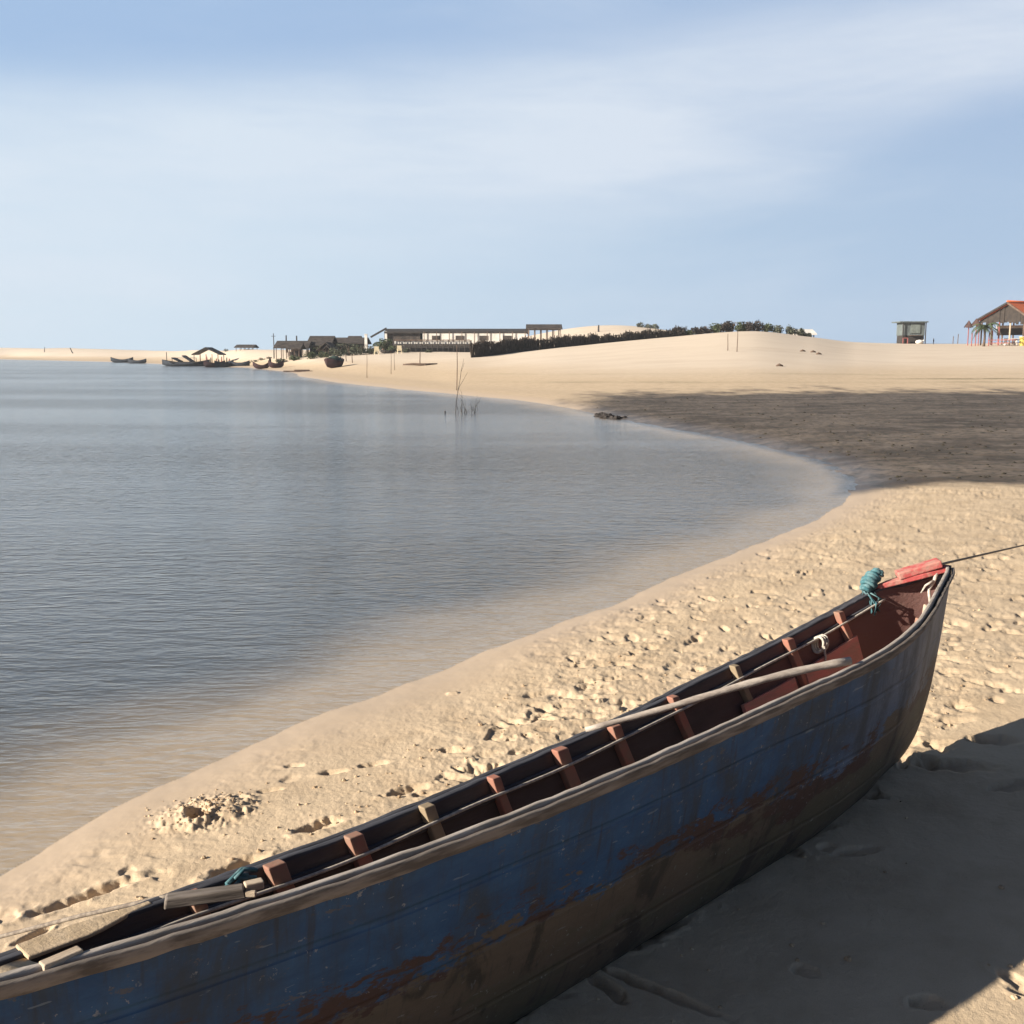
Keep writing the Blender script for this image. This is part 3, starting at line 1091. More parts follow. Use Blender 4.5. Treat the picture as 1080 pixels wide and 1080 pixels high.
    floor(4.09, 4.50, .42, .605, .012, "floor_board", M_RIBWOOD)
    floor(.9, 3.4, .52, .62, .01, "floor_board", M_IN)
    floor(.9, 3.4, .40, .50, .01, "floor_board", M_IN)
    # short knee timbers by the bow
    MB().bar(section(4.06, .74, .08), section(4.34, .38, .08), .06, .035).build("knee_timber", M_RIBWOOD, root, bevel=.004)
    MB().bar(section(4.02, .60, .08), section(4.06, .25, .08), .05, .035).build("knee_timber", M_RIBWOOD, root, bevel=.004)
    MB().bar(section(4.6, .20, .06), section(4.62, .05, .055), .08, .02).build("knee_timber", M_PALEWOOD, root, bevel=.004)
    MB().bar(section(4.42, .17, .06), section(4.45, .05, .055), .08, .02).build("knee_timber", M_RIB, root, bevel=.004)

    # red foredeck: triangular board with a raised hatch block on top
    def deck(ulist, lift, th, mt, name, edge):
        b = MB()
        top, bot = [], []
        for (u, f) in ulist:
            nn, nf = Nn_(u) + edge, Fn_(u) - edge
            zz = Nz_(u) * (1 - f) + Fz_(u) * f
            p = Vector((u, nn * (1 - f) + nf * f, zz + lift))
            top.append(p)
            bot.append(p - Vector((0, 0, th)))
        m_ = len(top)
        b.add(top + bot, [tuple(range(m_)), tuple(range(2 * m_ - 1, m_ - 1, -1))] + [(i, m_ + i, m_ + (i + 1) % m_, (i + 1) % m_) for i in range(m_)])
        return b.build(name, mt, root, bevel=.004)
    deck([(4.72, 1.0), (4.85, .5), (4.93, .10), (4.965, .10), (4.965, .8), (4.9, 1.0), (4.8, 1.0)][::-1], .022, .024, M_REDDECK, "foredeck", .0)
    b = MB()
    p0 = Vector((4.80, 2.215, .835))
    p1 = Vector((4.945, 2.06, .90))
    for (cu, cn, cz, l) in ((4.875, 2.135, .861, .2),):
        b.box((cu, cn, cz), (.085, l, .034), rz=math.radians(38), rx=math.radians(-19))
    b.build("deck_block", M_REDDECK, root, bevel=.006)
    # grey stem head
    MB().tube([(4.95, 2.05, .70), (4.982, 2.05, .80), (4.99, 2.05, .874)], [.01, .018, .02], 9).build("stem_post", M_GREYWOOD, root, True)

    # sand-dusted stern deck with a side strip along the far rail
    b = MB()
    ul = np.linspace(-.12, .80, 14)
    vs, fs = [], []
    for u in ul:
        for f in np.linspace(0, 1, 7):
            vs.append(Vector((u, (Nn_(u) + .026) * (1 - f) + (Fn_(u) - .026) * f, Nz_(u) * (1 - f) + Fz_(u) * f - .006 - .016 * math.sin(math.pi * f) + .006 * rnd.random())))
    for i in range(len(ul) - 1):
        for j in range(6):
            fs.append((i * 7 + j, (i + 1) * 7 + j, (i + 1) * 7 + j + 1, i * 7 + j + 1))
    nb = len(vs)
    vs += [v - Vector((0, 0, .03)) for v in vs]
    fs += [(a + nb, d + nb, c + nb, b_ + nb) for (a, b_, c, d) in list(fs)]
    e = (len(ul) - 1) * 7
    for j in range(6):
        fs.append((e + j, e + j + nb, e + j + 1 + nb, e + j + 1))
    b.add(vs, fs)
    b.build("stern_deck", M_SANDY, root, True)
    pts, side, upv = [], [], []
    for u in np.linspace(.8, 1.10, 10):
        pts.append(Vector((u, Fn_(u), Fz_(u) + .006)))
        side.append(Vector((0, -1.0 + .75 * float(sstep(u, .92, 1.1)), 0)))
        upv.append(Vector((0, 0, 1)))
    MB().sweep(pts, side, upv, -.02, .05, -.006, .004).build("side_deck", M_SANDY, root, bevel=.004)
    q = w2b(un(67, 1011, .75))
    MB().box((q[0], q[1] + .010, .742), (.075, .024, .022), rz=.05).build("cleat_block", M_PALEWOOD, root, bevel=.003)
    # teal rope bound round the far rail
    b = MB()
    a0, a1 = Vector((4.68, 2.305, .765)), Vector((4.775, 2.275, .850))
    ax = (a1 - a0).normalized()
    e1 = ax.cross(Vector((0, 1, 0))).normalized()
    e2 = ax.cross(e1)
    for st in range(4):
        pts = []
        for i in range(70):
            f = i / 69
            an = f * 2 * math.pi * (2.6 + .7 * st) + st * 2.1 + .5 * math.sin(f * 17 + st)
            rr = .016 + .012 * math.sin(f * math.pi * 1.1) + .006 * math.sin(f * 23 + st * 2) + .004 * random.uniform(-1, 1)
            pts.append(a0.lerp(a1, f) + (e1 * math.cos(an) + e2 * math.sin(an)) * rr)
        b.tube(pts, [.008 + .003 * random.random() for _ in pts], 6)
    for i in range(10):
        s0 = a0 + Vector((random.uniform(-.02, .03), random.uniform(-.04, .0), random.uniform(-.02, .02)))
        b.tube([s0, s0 + Vector((random.uniform(-.04, .04), random.uniform(-.05, 0), -.03)), s0 + Vector((random.uniform(-.05, .05), random.uniform(-.06, -.01), -.085))], .004, 5)
    tag(b.build("bound_rope", M_TEAL, None, True), "frayed teal rope wound round the boat's rail beside its red foredeck", "rope")
    bpy.data.objects["bound_rope"].matrix_world = root_matrix()
    # pale rope lashing round stringer
    b = MB()
    c = far_in(w2b(un(855, 672, .62))[0], .062)
    for kx in (-.018, 0, .02):
        pts = []
        for i in range(15):
            an = 2 * math.pi * i / 14
            pts.append(c + Vector((kx + .008 * math.sin(an), -.030 + .026 * math.cos(an), .034 * math.sin(an))))
        b.tube(pts, .006, 6)
    b.tube([c + Vector((-.02, -.06, 0)), c + Vector((-.01, -.065, -.05)), c + Vector((.0, -.06, -.10))], .005, 6)
    o = tag(b.build("lashing", M_PALEROPE, None, True), "pale rope loops tied round the boat's inner rail near the middle of its red frames", "rope")
    o.matrix_world = root_matrix()
    # pale rope hanging under the foredeck
    b = MB()
    s0 = Vector((4.90, 2.06, .845))
    b.tube([s0, s0 + Vector((-.02, .0, -.03)), s0 + Vector((-.045, .012, -.07)), s0 + Vector((-.05, .0, -.13)), s0 + Vector((-.065, -.012, -.17))], [.009, .008, .008, .007, .005], 7)
    b.tube([s0 + Vector((-.03, 0, -.03)), s0 + Vector((-.065, .02, -.05)), s0 + Vector((-.075, .035, -.085))], [.007, .006, .003], 6)
    o = tag(b.build("hanging_rope", M_PALEROPE, None, True), "short pale rope end hanging in the shade under the boat's red foredeck", "rope")
    o.matrix_world = root_matrix()
    return root


def root_matrix():
    return Matrix.Rotation(BOAT_YAW, 4, 'Z')


BOAT = build_boat()


def build_boat_gear():
    # pole laid across the boat
    a = b2w(2.66, 2.265, .612)
    c = b2w(3.475, 1.71, .795)
    c2 = b2w(3.47, 1.745, .785)
    b = MB()
    pts, rad = [], []
    for i in range(16):
        f = i / 15
        p = Vector(a).lerp(Vector(c2), f) + Vector((0, 0, .012 * math.sin(f * 3.1) - .006 * math.sin(f * 6)))
        pts.append(p)
        rad.append(.0088 + .0058 * f ** .7 + .0012 * math.sin(i * 2.3))
    rad[0] = .008
    b.tube(pts, rad, 9)
    tag(b.build("pole", M_POLE, None, True), "bleached wooden pole laid slantwise across the blue boat", "pole")
    # loose block of wood by the stern
    b = MB()
    p0, p1 = Vector(w2b(un(164, 953, .625))), Vector(w2b(un(268, 937, .63)))
    m = (p0 + p1) / 2
    L = (p1 - p0).length
    an = math.atan2(p1.y - p0.y, p1.x - p0.x)
    b.box((0, 0, 0), (L * .84, .036, .025), taper=.94)
    o = b.build("loose_timber", M_GREYWOOD, None, bevel=.004)  # darker grey wood puts the shade on its face into the colour
    b = MB()
    b.box((L * .50, .010, .006), (L * .20, .024, .020), rz=.2)
    b.box((L * .46, -.014, -.002), (L * .12, .012, .014), rz=-.25)
    b.build("notched_end", M_PALEWOOD, o, bevel=.003)  # paler wood paints this end as sunlit
    o.matrix_world = root_matrix() @ Matrix.Translation(m) @ Matrix.Rotation(an, 4, 'Z')
    tag(o, "short loose timber with notched pale end lying by the boat's sandy stern deck", "timber")
    # small teal scrap beside it
    b = MB()
    q = Vector(w2b(un(252, 931, .60)))
    for i in range(5):
        s0 = q + Vector((random.uniform(-.02, .02), random.uniform(-.01, .01), .005 * i))
        b.tube([s0 + Vector((-.03, 0, 0)), s0 + Vector((0, .01, .008)), s0 + Vector((.03, 0, 0))], .005, 5)
    o = b.build("rope_scrap", M_TEAL, None, True)
    o.matrix_world = root_matrix()
    tag(o, "small scrap of teal rope beside the loose timber near the boat's stern", "rope")

    def sand_rope(name, pts2, lab, r=.008, lift=.005, m_=M_ROPE, air=0):
        b = MB()
        full = []
        for i in range(len(pts2) - 1):
            p, q = Vector(pts2[i]), Vector(pts2[i + 1])
            for j in range(14):
                full.append(p.lerp(q, j / 14))
        full.append(Vector(pts2[-1]))
        out = []
        for i, p in enumerate(full):
            g = gz(p.x, p.y) + lift
            w = p.copy()
            if p.z < g + .002 or p.z < -50:
                w.z = g + .004 * math.sin(i * 1.7)
            out.append(w)
        b.tube(out, r, 7)
        return tag(b.build(name, m_, None, True), lab, "rope")
    e1 = Vector(un(1080, 575, .22))
    e0 = b2w(4.945, 2.09, .872)
    e2 = e0 + (e1 - e0) * 1.30
    sand_rope("mooring_rope", [b2w(4.945, 2.09, .872), Vector(e1), Vector(e2)],
              "thin grey mooring rope running from the boat's bow across the sand to the right", .0065)
    sand_rope("stern_rope", [un(178, 945, .60), un(85, 966, .50), un(0, 988, .36), un(-150, 1030, .02)],
              "thin taut rope leaving the boat's far rail above the sand at lower left", .0055)
    sand_rope("loose_rope", [un(110, 972, .60), un(70, 985, .575), un(30, 1000, .56), un(-20, 1018, .50), un(-160, 1075, .05)],
              "dark slack rope running low beside the boat's sandy stern deck", .007)


build_boat_gear()


def build_clods():
    """crumbs and clods of damp sand kicked up by feet: uncountable"""
    b = MB()
    rnd = random.Random(5)
    n = 0
    while n < 2400:
        if n < 260:
            a_, q_ = rnd.uniform(0, 6.283), abs(rnd.gauss(0, .14))
            x, y = MOUND[0] + q_ * math.cos(a_), MOUND[1] + q_ * math.sin(a_)
            r = rnd.uniform(.002, .007)
        else:
            rr = 1 / rnd.uniform(1 / 11.0, 1 / 2.6)
            tt = math.radians(rnd.uniform(-27, 30))
            x, y = rr * math.sin(tt), rr * math.cos(tt)
            if float(shore_dist(np.array([x]), np.array([y]))[0]) < .75:
                n += 1
                continue
            if x * .714 - y * .7 > -2.0 and y < 6.0 and rnd.random() < .93:
                n += 1
                continue
            r = min(rnd.uniform(.0025, .006) + abs(rnd.gauss(0, .003)), .013)
        n += 1
        b.lump((x, y, gz(x, y) + r * .15), r, 7, 5, .22, (1, 1, .75), rnd)
    m = mat("sand_crumb", (0.50, 0.38, 0.25), (0.34, 0.24, 0.15), 3.0, .95, .1, coords='Object')
    tag(b.build("sand_crumbs", m), "scattered clods and crumbs of sand kicked up along the beach", "sand crumbs", kind='stuff')


build_clods()

# ------------------------------------------------------------------ far shore: helpers
M_DARKWOOD = mat("dark_wood", (0.045, 0.037, 0.033), (0.03, 0.025, 0.022), 2)
M_BROWNWOOD = mat("brown_wood", (0.15, 0.10, 0.07), (0.09, 0.06, 0.045), 2)
M_THATCH = mat("grey_thatch", (0.085, 0.07, 0.06), (0.045, 0.038, 0.035), 1.5, .95, .1, .05, 6)
M_WHITE = mat("whitewash", (0.74, 0.70, 0.64), (0.62, 0.57, 0.50), .8)
M_CREAM = mat("cream_paint", (0.72, 0.62, 0.42), (0.62, 0.52, 0.36), 1)
M_TILE = mat("orange_roof_tiles", (0.66, 0.17, 0.06), (0.50, 0.115, 0.045), 2.5, .85, .2, .03, 14, (1, 8, 1))
M_LEAF = mat("dark_green_leaf", (0.045, 0.062, 0.028), (0.075, 0.085, 0.040), 2.0, .8, .2)
M_LEAF2 = mat("grey_green_leaf", (0.085, 0.09, 0.055), (0.055, 0.06, 0.04), 2.0, .8, .2)
M_BRUSH = mat("dry_brushwood", (0.065, 0.050, 0.040), (0.034, 0.028, 0.024), 3, .95, .1)
M_GREENBOARD = mat("weathered_green_boards", (0.145, 0.165, 0.16), (0.09, 0.105, 0.105), 1.4, .85, .2, .02, 6, (4, 4, 1))
M_RED = mat("faded_red_paint", (0.33, 0.10, 0.09), (0.24, 0.09, 0.08), 3)
M_MAROON = mat("maroon_hull_paint", (0.055, 0.022, 0.022), (0.035, 0.02, 0.022), 2)
M_BOATBLUE = mat("dark_boat_blue", (0.035, 0.042, 0.055), (0.02, 0.024, 0.032), 1.5)
M_YELLOW = mat("yellow_paint", (0.70, 0.55, 0.12), (0.60, 0.45, 0.10), 2)
M_TARP = mat("green_tarpaulin", (0.045, 0.075, 0.055), (0.03, 0.05, 0.045), 2)
M_SKIN = mat("skin_tone", (0.20, 0.115, 0.075), None, 5)
M_CLOTH = mat("dark_cloth", (0.04, 0.045, 0.06), None, 5)


def far(px, y):
    x = (px - 540) / FPX * (y * math.cos(PITCH) + (H - 1.0) * math.sin(PITCH))
    return x, y, gz(x, y)


def pxm(y):
    return y / FPX     # metres per photo pixel at depth y


def far_at(px, row, y0, y1):
    """the ground point seen at that column and row between two depths"""
    best = None
    for y in np.linspace(y0, y1, 160):
        x, _, z = far(px, y)
        r = HZ + (H - z) / y * FPX
        if best is None or abs(r - row) < best[0]:
            best = (abs(r - row), x, y, z)
    return best[1], best[2], best[3]


def row_z(row, y):
    return H + (HZ - row) / FPX * y


# small plank boats on the far shore
def hull_mesh(L, W, D, sheer=.25, n=12):
    b = MB()
    vs, fs = [], []
    m = 7
    for inner in (0, 1):
        for i in range(n + 1):
            f = i / n * 2 - 1
            w = W / 2 * (1 - abs(f) ** 2.6) + .02
            zt = D + sheer * f * f
            zb = sheer * .9 * abs(f) ** 4
            for j in range(m):
                t = j / (m - 1) * 2 - 1
                k = .92 if inner else 1
                zz = zb + (zt - zb) * abs(t) ** 2.2 + (.04 if inner and abs(t) < .99 else 0)
                yy = w * k * (math.copysign(abs(t) ** .75, t))
                vs.append((f * L / 2 * (.985 if inner else 1), yy, zz))
    o = (n + 1) * m
    for i in range(n):
        for j in range(m - 1):
            a = i * m + j
            fs.append((a, a + 1, a + m + 1, a + m))
            fs.append((o + a + m, o + a + m + 1, o + a + 1, o + a))
        for j in (0, m - 1):
            a, c = i * m + j, (i + 1) * m + j
            fs.append((a, c, o + c, o + a))
    b.add(vs, fs)
    return b


def rowboat(px, y, L, rz, label, m_, W=1.2, D=.55, sheer=.3, afloat=False, group="boats moored along the far shore", extra=True):
    x, y, z = far(px, y)
    if afloat:
        z = ZW - .12
    t = thing("rowboat", label, "boat", (x, y, z), rz, group)
    hull_mesh(L, W, D, sheer).build("hull", m_, t, True)
    if extra:
        for f in (-.2, .18):
            MB().box((f * L, 0, D * .75), (.22, W * .88, .04)).build("thwart", M_BROWNWOOD, t)
    return t


def stake(px, row_b, row_t, y0, y1, label, r=.045, lean=0.0, m_=M_BROWNWOOD, wet=False, group="stakes on the far beach", name="stake"):
    if wet:
        q = un(px, row_b, ZW)
        x, y, z = q[0], q[1], q[2] - .3
    else:
        x, y, z = far_at(px, row_b, y0, y1)
        z -= .15
    top = row_z(row_t, y)
    hgt = max(top - z, .4)
    b = MB()
    pts = [(lean * f * hgt + .015 * math.sin(f * 5 + px), .01 * math.sin(f * 7 + px), f * hgt) for f in np.linspace(0, 1, 6)]
    b.tube(pts, [r * (1.1 - .4 * f) for f in np.linspace(0, 1, 6)], 6)
    o = b.build(name, m_, None, True, loc=(x, y, z))
    return tag(o, label, "stake", group)


def shrub(px, y, wpx, hpx, label, m_=M_LEAF, n=170, group="shrubs on the far dune", row=None, leaf=None):
    x, y, z = far(px, y)
    if row is not None:
        x, y, z = far_at(px, row, y - 25, y + 25)
    w, h = wpx * pxm(y) / 2, hpx * pxm(y)
    t = thing("shrub", label, "shrub", (x, y, z), random.uniform(0, 6), group)
    rnd = random.Random(int(px * 10))
    b = MB()
    n = int(n * 1.6)
    for k in range(7):
        a = rnd.uniform(0, 6.28)
        rr = w * rnd.uniform(.1, .8)
        hh = h * rnd.uniform(.5, 1.05)
        b.leaves((rr * math.cos(a), rr * math.sin(a), hh * .48), (w * .5, w * .5, hh * .52), n // 7, leaf or max(.12, h * .09), rnd, .6, .1)
    b.build("foliage", m_, t)
    c = MB()
    for k in range(4):
        a = rnd.uniform(0, 6.28)
        c.tube([(0, 0, -.15), (w * .2 * math.cos(a), w * .2 * math.sin(a), h * .35), (w * .5 * math.cos(a), w * .5 * math.sin(a), h * .8)], [.06, .045, .02], 5)
    c.build("stem", M_BROWNWOOD, t)
    return t


def gable(mb, x0, x1, y0, y1, ze, zr, th=.12, along='x', over=.3):
    """two roof slabs with the ridge along x or y"""
    if along == 'x':
        ym = (y0 + y1) / 2
        for s, ye in ((-1, y0 - over), (1, y1 + over)):
            vs = [(x0 - over, ym, zr), (x1 + over, ym, zr), (x1 + over, ye, ze), (x0 - over, ye, ze)]
            mb.add(vs + [(a, b, c - th) for a, b, c in vs], [(0, 1, 2, 3), (7, 6, 5, 4), (0, 4, 5, 1), (1, 5, 6, 2), (2, 6, 7, 3), (3, 7, 4, 0)])
    else:
        xm = (x0 + x1) / 2
        for xe in (x0 - over, x1 + over):
            vs = [(xm, y0 - over, zr), (xm, y1 + over, zr), (xe, y1 + over, ze), (xe, y0 - over, ze)]
            mb.add(vs + [(a, b, c - th) for a, b, c in vs], [(0, 1, 2, 3), (7, 6, 5, 4), (0, 4, 5, 1), (1, 5, 6, 2), (2, 6, 7, 3), (3, 7, 4, 0)])
    return mb


def hut(px0, px1, y, row_eave, row_ridge, depth, label, roof_m, wall_m, name="hut", along='x', walls=True, posts=4, group=None, row_b=None, sub=0.0):
    xa, _, za = far(px0, y)
    xb, _, zb_ = far(px1, y)
    z = min(za, zb_) - .2
    t = thing(name, label, "hut" if name != "beach_house" else "house", ((xa + xb) / 2, y, z), 0, group)
    w = xb - xa
    ze, zr = row_z(row_eave, y) - z, row_z(row_ridge, y) - z
    gable(MB(), -w / 2 + .3, w / 2 - .3, 0, depth, ze, zr, .15, along).build("roof", roof_m, t)
    if walls:
        b = MB()
        b.box((0, depth / 2, ze / 2), (w - 1.0, depth - .5, ze - .02))
        if along == 'x':
            for sx in (-1, 1):
                xx = sx * (w / 2 - .5)
                b.add([(xx, .25, ze - .02), (xx, depth - .25, ze - .02), (xx, depth / 2, zr - .25)], [(0, 1, 2)])
        b.build("wall", wall_m, t)
        MB().box((w * .12, .245, min(ze * .42, 1.0)), (.9, .06, min(ze * .8, 1.9))).build("door", M_DARKWOOD, t)
        MB().box((-w * .22, .245, ze * .6), (.8, .06, .6)).build("window", M_DARKWOOD, t)
    for i in range(posts):
        xx = -w / 2 + .35 + (w - .7) * i / max(posts - 1, 1)
        MB().tube([(xx, .02, 0), (xx + .02, .02, ze)], .07, 6).build("post", M_BROWNWOOD, t)
        if not walls:
            MB().tube([(xx, depth - .1, 0), (xx + .02, depth - .1, ze)], .07, 6).build("post", M_BROWNWOOD, t)
    return t


# ------------------------------------------------------------------ far left shore
rowboat(128.5, un(128, 382.2, ZW)[1] - 2, 5.0, .1, "small dark rowboat at the far left waterline, left one of a pair", M_BOATBLUE, 1.3, .8, .55, True)
rowboat(144.5, un(144, 382.8, ZW)[1] - 8, 4.0, -.1, "small low rowboat at the far left waterline, right one of a pair", M_BOATBLUE, 1.3, .7, .4, True)
stake(47, 371.5, 366, 400, 500, "lone dark post on the far left dune, nearest the picture's left edge", .16, .12, M_DARKWOOD)
stake(77, 372.5, 367, 380, 500, "leaning dark post on the far left dune, right one of two", .22, -.45, M_DARKWOOD)


def ferry():
    y = un(190, 386, ZW)[1]
    x, _, _ = far(196, y)
    t = thing("ferry_boat", "dark flat ferry boat with raised loading ramps moored at the far shore", "boat", (x, y, ZW - .2), 0, None)
    k = pxm(y)
    hull_mesh(50 * k, 3.0, .75, .5, 16).build("hull", M_BOATBLUE, t, True)
    MB().box((0, 0, .82), (30 * k, 2.8, .1)).build("deck", M_DARKWOOD, t)
    for a, c in (((-13 * k, 0, 1.5), (-5 * k, 0, .9)), ((-2 * k, 0, 1.85), (8 * k, 0, .8))):
        b = MB()
        b.bar(a, c, 2.2, .14)
        b.build("ramp", M_BOATBLUE, t)
    MB().tube([(-20 * k, 0, .6), (-20 * k, 0, 2.4)], .06, 6).build("mast", M_DARKWOOD, t)
    b = MB()
    for xx in (-12 * k, -6 * k, 6 * k, 13 * k):
        b.tube([(xx, -1.2, .8), (xx, -1.2, 1.5)], .05, 5)
    b.bar((-12 * k, -1.2, 1.5), (13 * k, -1.2, 1.5), .06)
    b.build("railing", M_DARKWOOD, t)


ferry()
# open A-frame shelter behind the ferry
hut(202.5, 232, un(215, 385.8, ZW)[1] + 14, 373.5, 366.3, 4.0, "open shelter with a dark gabled frame behind the moored ferry", M_DARKWOOD, M_BROWNWOOD, "open_shelter", 'y', False, 5)
yb = un(225, 387, ZW)[1]
for i, (px, L, rz, lab) in enumerate([(226, 3.2, .5, "small boat drawn up beside the ferry's stern, under the open shelter"),
                                      (236, 3.4, .9, "small boat moored among thin stakes right of the open shelter"),
                                      (252, 3.2, 0, "low dark skiff floating rightmost of the boats beside the ferry")]):
    rowboat(px, yb - 1 + i * .7, L, rz, lab, [M_MAROON, M_BOATBLUE, M_BOATBLUE][i], 1.1, .75, .35, True)
for i, px in enumerate([219, 222.5, 228, 231.5, 234, 239, 242.5, 246]):
    stake(px, 385.5, 376 + (i * 5) % 4, 100, 200, ("dark" if i % 2 else "reddish") + " thin mooring stake right of the ferry, %s from the left among eight" % ["first", "second", "third", "fourth", "fifth", "sixth", "seventh", "last"][i], .13, (i % 3 - 1) * .06, M_DARKWOOD if i % 2 else M_RED, True, "mooring stakes beside the ferry")
shrub(238.5, 240, 6, 3.5, "small dark bush on the crest between the open shelter and the hilltop shed", M_LEAF, 60)
hut(247.5, 268, 228, 366.2, 363.5, 4.5, "dark low shed on the hilltop above the moored boats", M_THATCH, M_DARKWOOD, "shed", 'x', False, 5)
for i, px in enumerate([262, 269, 276, 283]):
    shrub(px, 175, 9, 2.6, "low green bank shrub left of the tall mast pole, %s of a row of four" % ["first", "second", "third", "last"][i], M_LEAF2, 60, "shrubs in a row on the bank")
yb = un(270, 389.5, ZW)[1]
rowboat(275.5, yb + 2, 2.2, .1, "dark little boat with a raised bow at the waterline below the mast pole", M_MAROON, 1.0, .5, .5)
t_ = rowboat(291, yb + 1, 2.0, .4, "dark boat with an outboard motor at the waterline below the mast pole", M_MAROON, 1.1, .6, .4)
MB().box((-.75, 0, .95), (.3, .28, .55), taper=.75).build("motor", M_DARKWOOD, t_)
x, y, z = far_at(314, 392, 90, 160)
MB().box((0, 0, .08), (3.0, .4, .14), rz=.05).box((.4, .1, .2), (1.6, .28, .1), rz=.15).build("driftwood", M_BROWNWOOD, None, loc=(x, y, z), bevel=.03)
tag(bpy.data.objects["driftwood"], "dark beached timbers on the point of the sand spit", "driftwood")


def mast_pole(px, row_b, row_t, y, label, r=.09, group=None):
    x, y, z = far(px, y)
    top = row_z(row_t, y)
    t = thing("mast_pole", label, "pole", (x, y, z - .2), 0, group)
    MB().tube([(0, 0, 0), (.05, 0, (top - z) * .6), (.02, 0, top - z + .2)], [r, r * .85, r * .6], 7).build("shaft", M_DARKWOOD, t)
    MB().bar((-.35, 0, top - z - .25), (.35, 0, top - z - .25), .07).build("crossarm", M_DARKWOOD, t)
    return t


mast_pole(289, 375, 352, 172, "tall thin mast pole standing left of the thatched huts")
hut(289, 326, 164, 366.5, 359.5, 5, "long thatched hut on posts beside the tall mast pole", M_THATCH, M_BROWNWOOD, "thatched_hut", 'x', False, 7)
for px, rt in ((302.5, 354), (313.5, 354.5)):
    stake(px, 372, rt, 160, 190, "upright dark post through the long thatched hut, " + ("left" if px < 310 else "right") + " one of two", .16, 0, M_DARKWOOD)
hut(323, 350, 166, 364, 354.3, 7, "tall gabled thatched house at the left end of the village", M_THATCH, M_THATCH, "beach_house", 'x', True, 4)
hut(334, 354, 158, 369, 361, 4, "small gabled hut in front of the tall thatched house", M_THATCH, M_BROWNWOOD, "thatched_hut", 'y', True, 3)
hut(350, 386, 172, 362, 356, 7, "long thatched house behind shrubs, left of the white pillar", M_THATCH, M_THATCH, "beach_house", 'x', True, 5)
hut(366, 380, 176, 358.5, 354.5, 4, "dark roof peak rising over the long thatched house", M_THATCH, M_DARKWOOD, "roof_shelter", 'x', False, 3)
for px, yy, w, h, m_, lab in [(297, 158, 13, 6, M_LEAF2, "low scrub under the long thatched hut's left end"), (311, 156, 14, 6.5, M_LEAF, "low scrub under the long thatched hut's right end"),
                              (335, 163, 16, 11, M_LEAF, "tall dark bush against the tall gabled thatched house"), (362, 163, 15, 12, M_LEAF2, "tall dusty bush before the long thatched house's middle"),
                              (376, 160, 13, 10, M_LEAF, "dark green bush before the long thatched house's right end"), (414, 156, 12, 8, M_LEAF, "dark bush at the right foot of the dense green tree"),
                              (430, 155, 10, 5, M_LEAF2, "low scrub along the left part of the white porch wall"), (452, 154, 9, 3.5, M_LEAF2, "low scrub along the middle of the white porch wall")]:
    shrub(px, yy, w, h, lab, m_, 320)
hut(303, 318, 160, 367.5, 362, 3.5, "low thatched lean-to among scrub under the long hut", M_THATCH, M_BROWNWOOD, "thatched_hut", 'x', True, 3)
hut(341, 349, 156, 368.5, 364.5, 3, "tiny dark hut between the gabled hut and the dusty bush", M_THATCH, M_DARKWOOD, "thatched_hut", 'y', True, 2)
for px, w, h, m_, lab in [(328, 14, 6, M_LEAF, "green shrub at the left foot of the thatched houses"), (342, 12, 5, M_LEAF, "green shrub below the small gabled hut"),
                          (356, 14, 8, M_LEAF2, "grey green shrub right of the small gabled hut"), (369, 13, 9, M_LEAF2, "tall grey green shrub before the long thatched house"),
                          (381, 11, 7, M_LEAF2, "grey green shrub just left of the white pillar's foot"), (392, 12, 7, M_LEAF, "dark shrub right of the white pillar's foot")]:
    shrub(px, 152, w * 1.3, h * 1.45, lab, m_, 340)
x, y, z = far(386.5, 165)
t_ = thing("white_pillar", "slim white pillar rising beside the thatched houses", "pillar", (x, y, z - .2))
MB().box((0, 0, (row_z(353.5, y) - z + .2) / 2), (.42, .42, row_z(353.5, y) - z + .2), taper=.92).build("shaft", M_WHITE, t_, bevel=.03)
MB().box((0, 0, row_z(353.5, y) - z + .26), (.5, .5, .1)).build("cap", M_WHITE, t_, bevel=.02)


def tree(px, y, wpx, row_t, label, m_=M_LEAF, n=700):
    x, y, z = far(px, y)
    h = row_z(row_t, y) - z
    w = wpx * pxm(y) / 2
    t = thing("tree", label, "tree", (x, y, z - .1), 0, None)
    rnd = random.Random(int(px))
    c = MB().tube([(0, 0, 0), (.05, 0, h * .3), (0, .05, h * .55)], [.16, .12, .08], 7)
    b = MB()
    for k in range(11):
        a, rr = rnd.uniform(0, 6.28), w * rnd.uniform(.1, .75)
        cz = h * rnd.uniform(.3, .82)
        b.leaves((rr * math.cos(a), rr * math.sin(a), cz), (w * .4, w * .4, h * .2), n // 11, .2, rnd, .7, .1)
        c.tube([(0, 0, h * .4), (rr * .6 * math.cos(a), rr * .6 * math.sin(a), cz * .85)], [.06, .02], 5)
    c.build("trunk", M_BROWNWOOD, t)
    b.build("crown", m_, t)
    return t


tree(404, 160, 24, 354.5, "dense dark green tree in front of the long white building's left end")


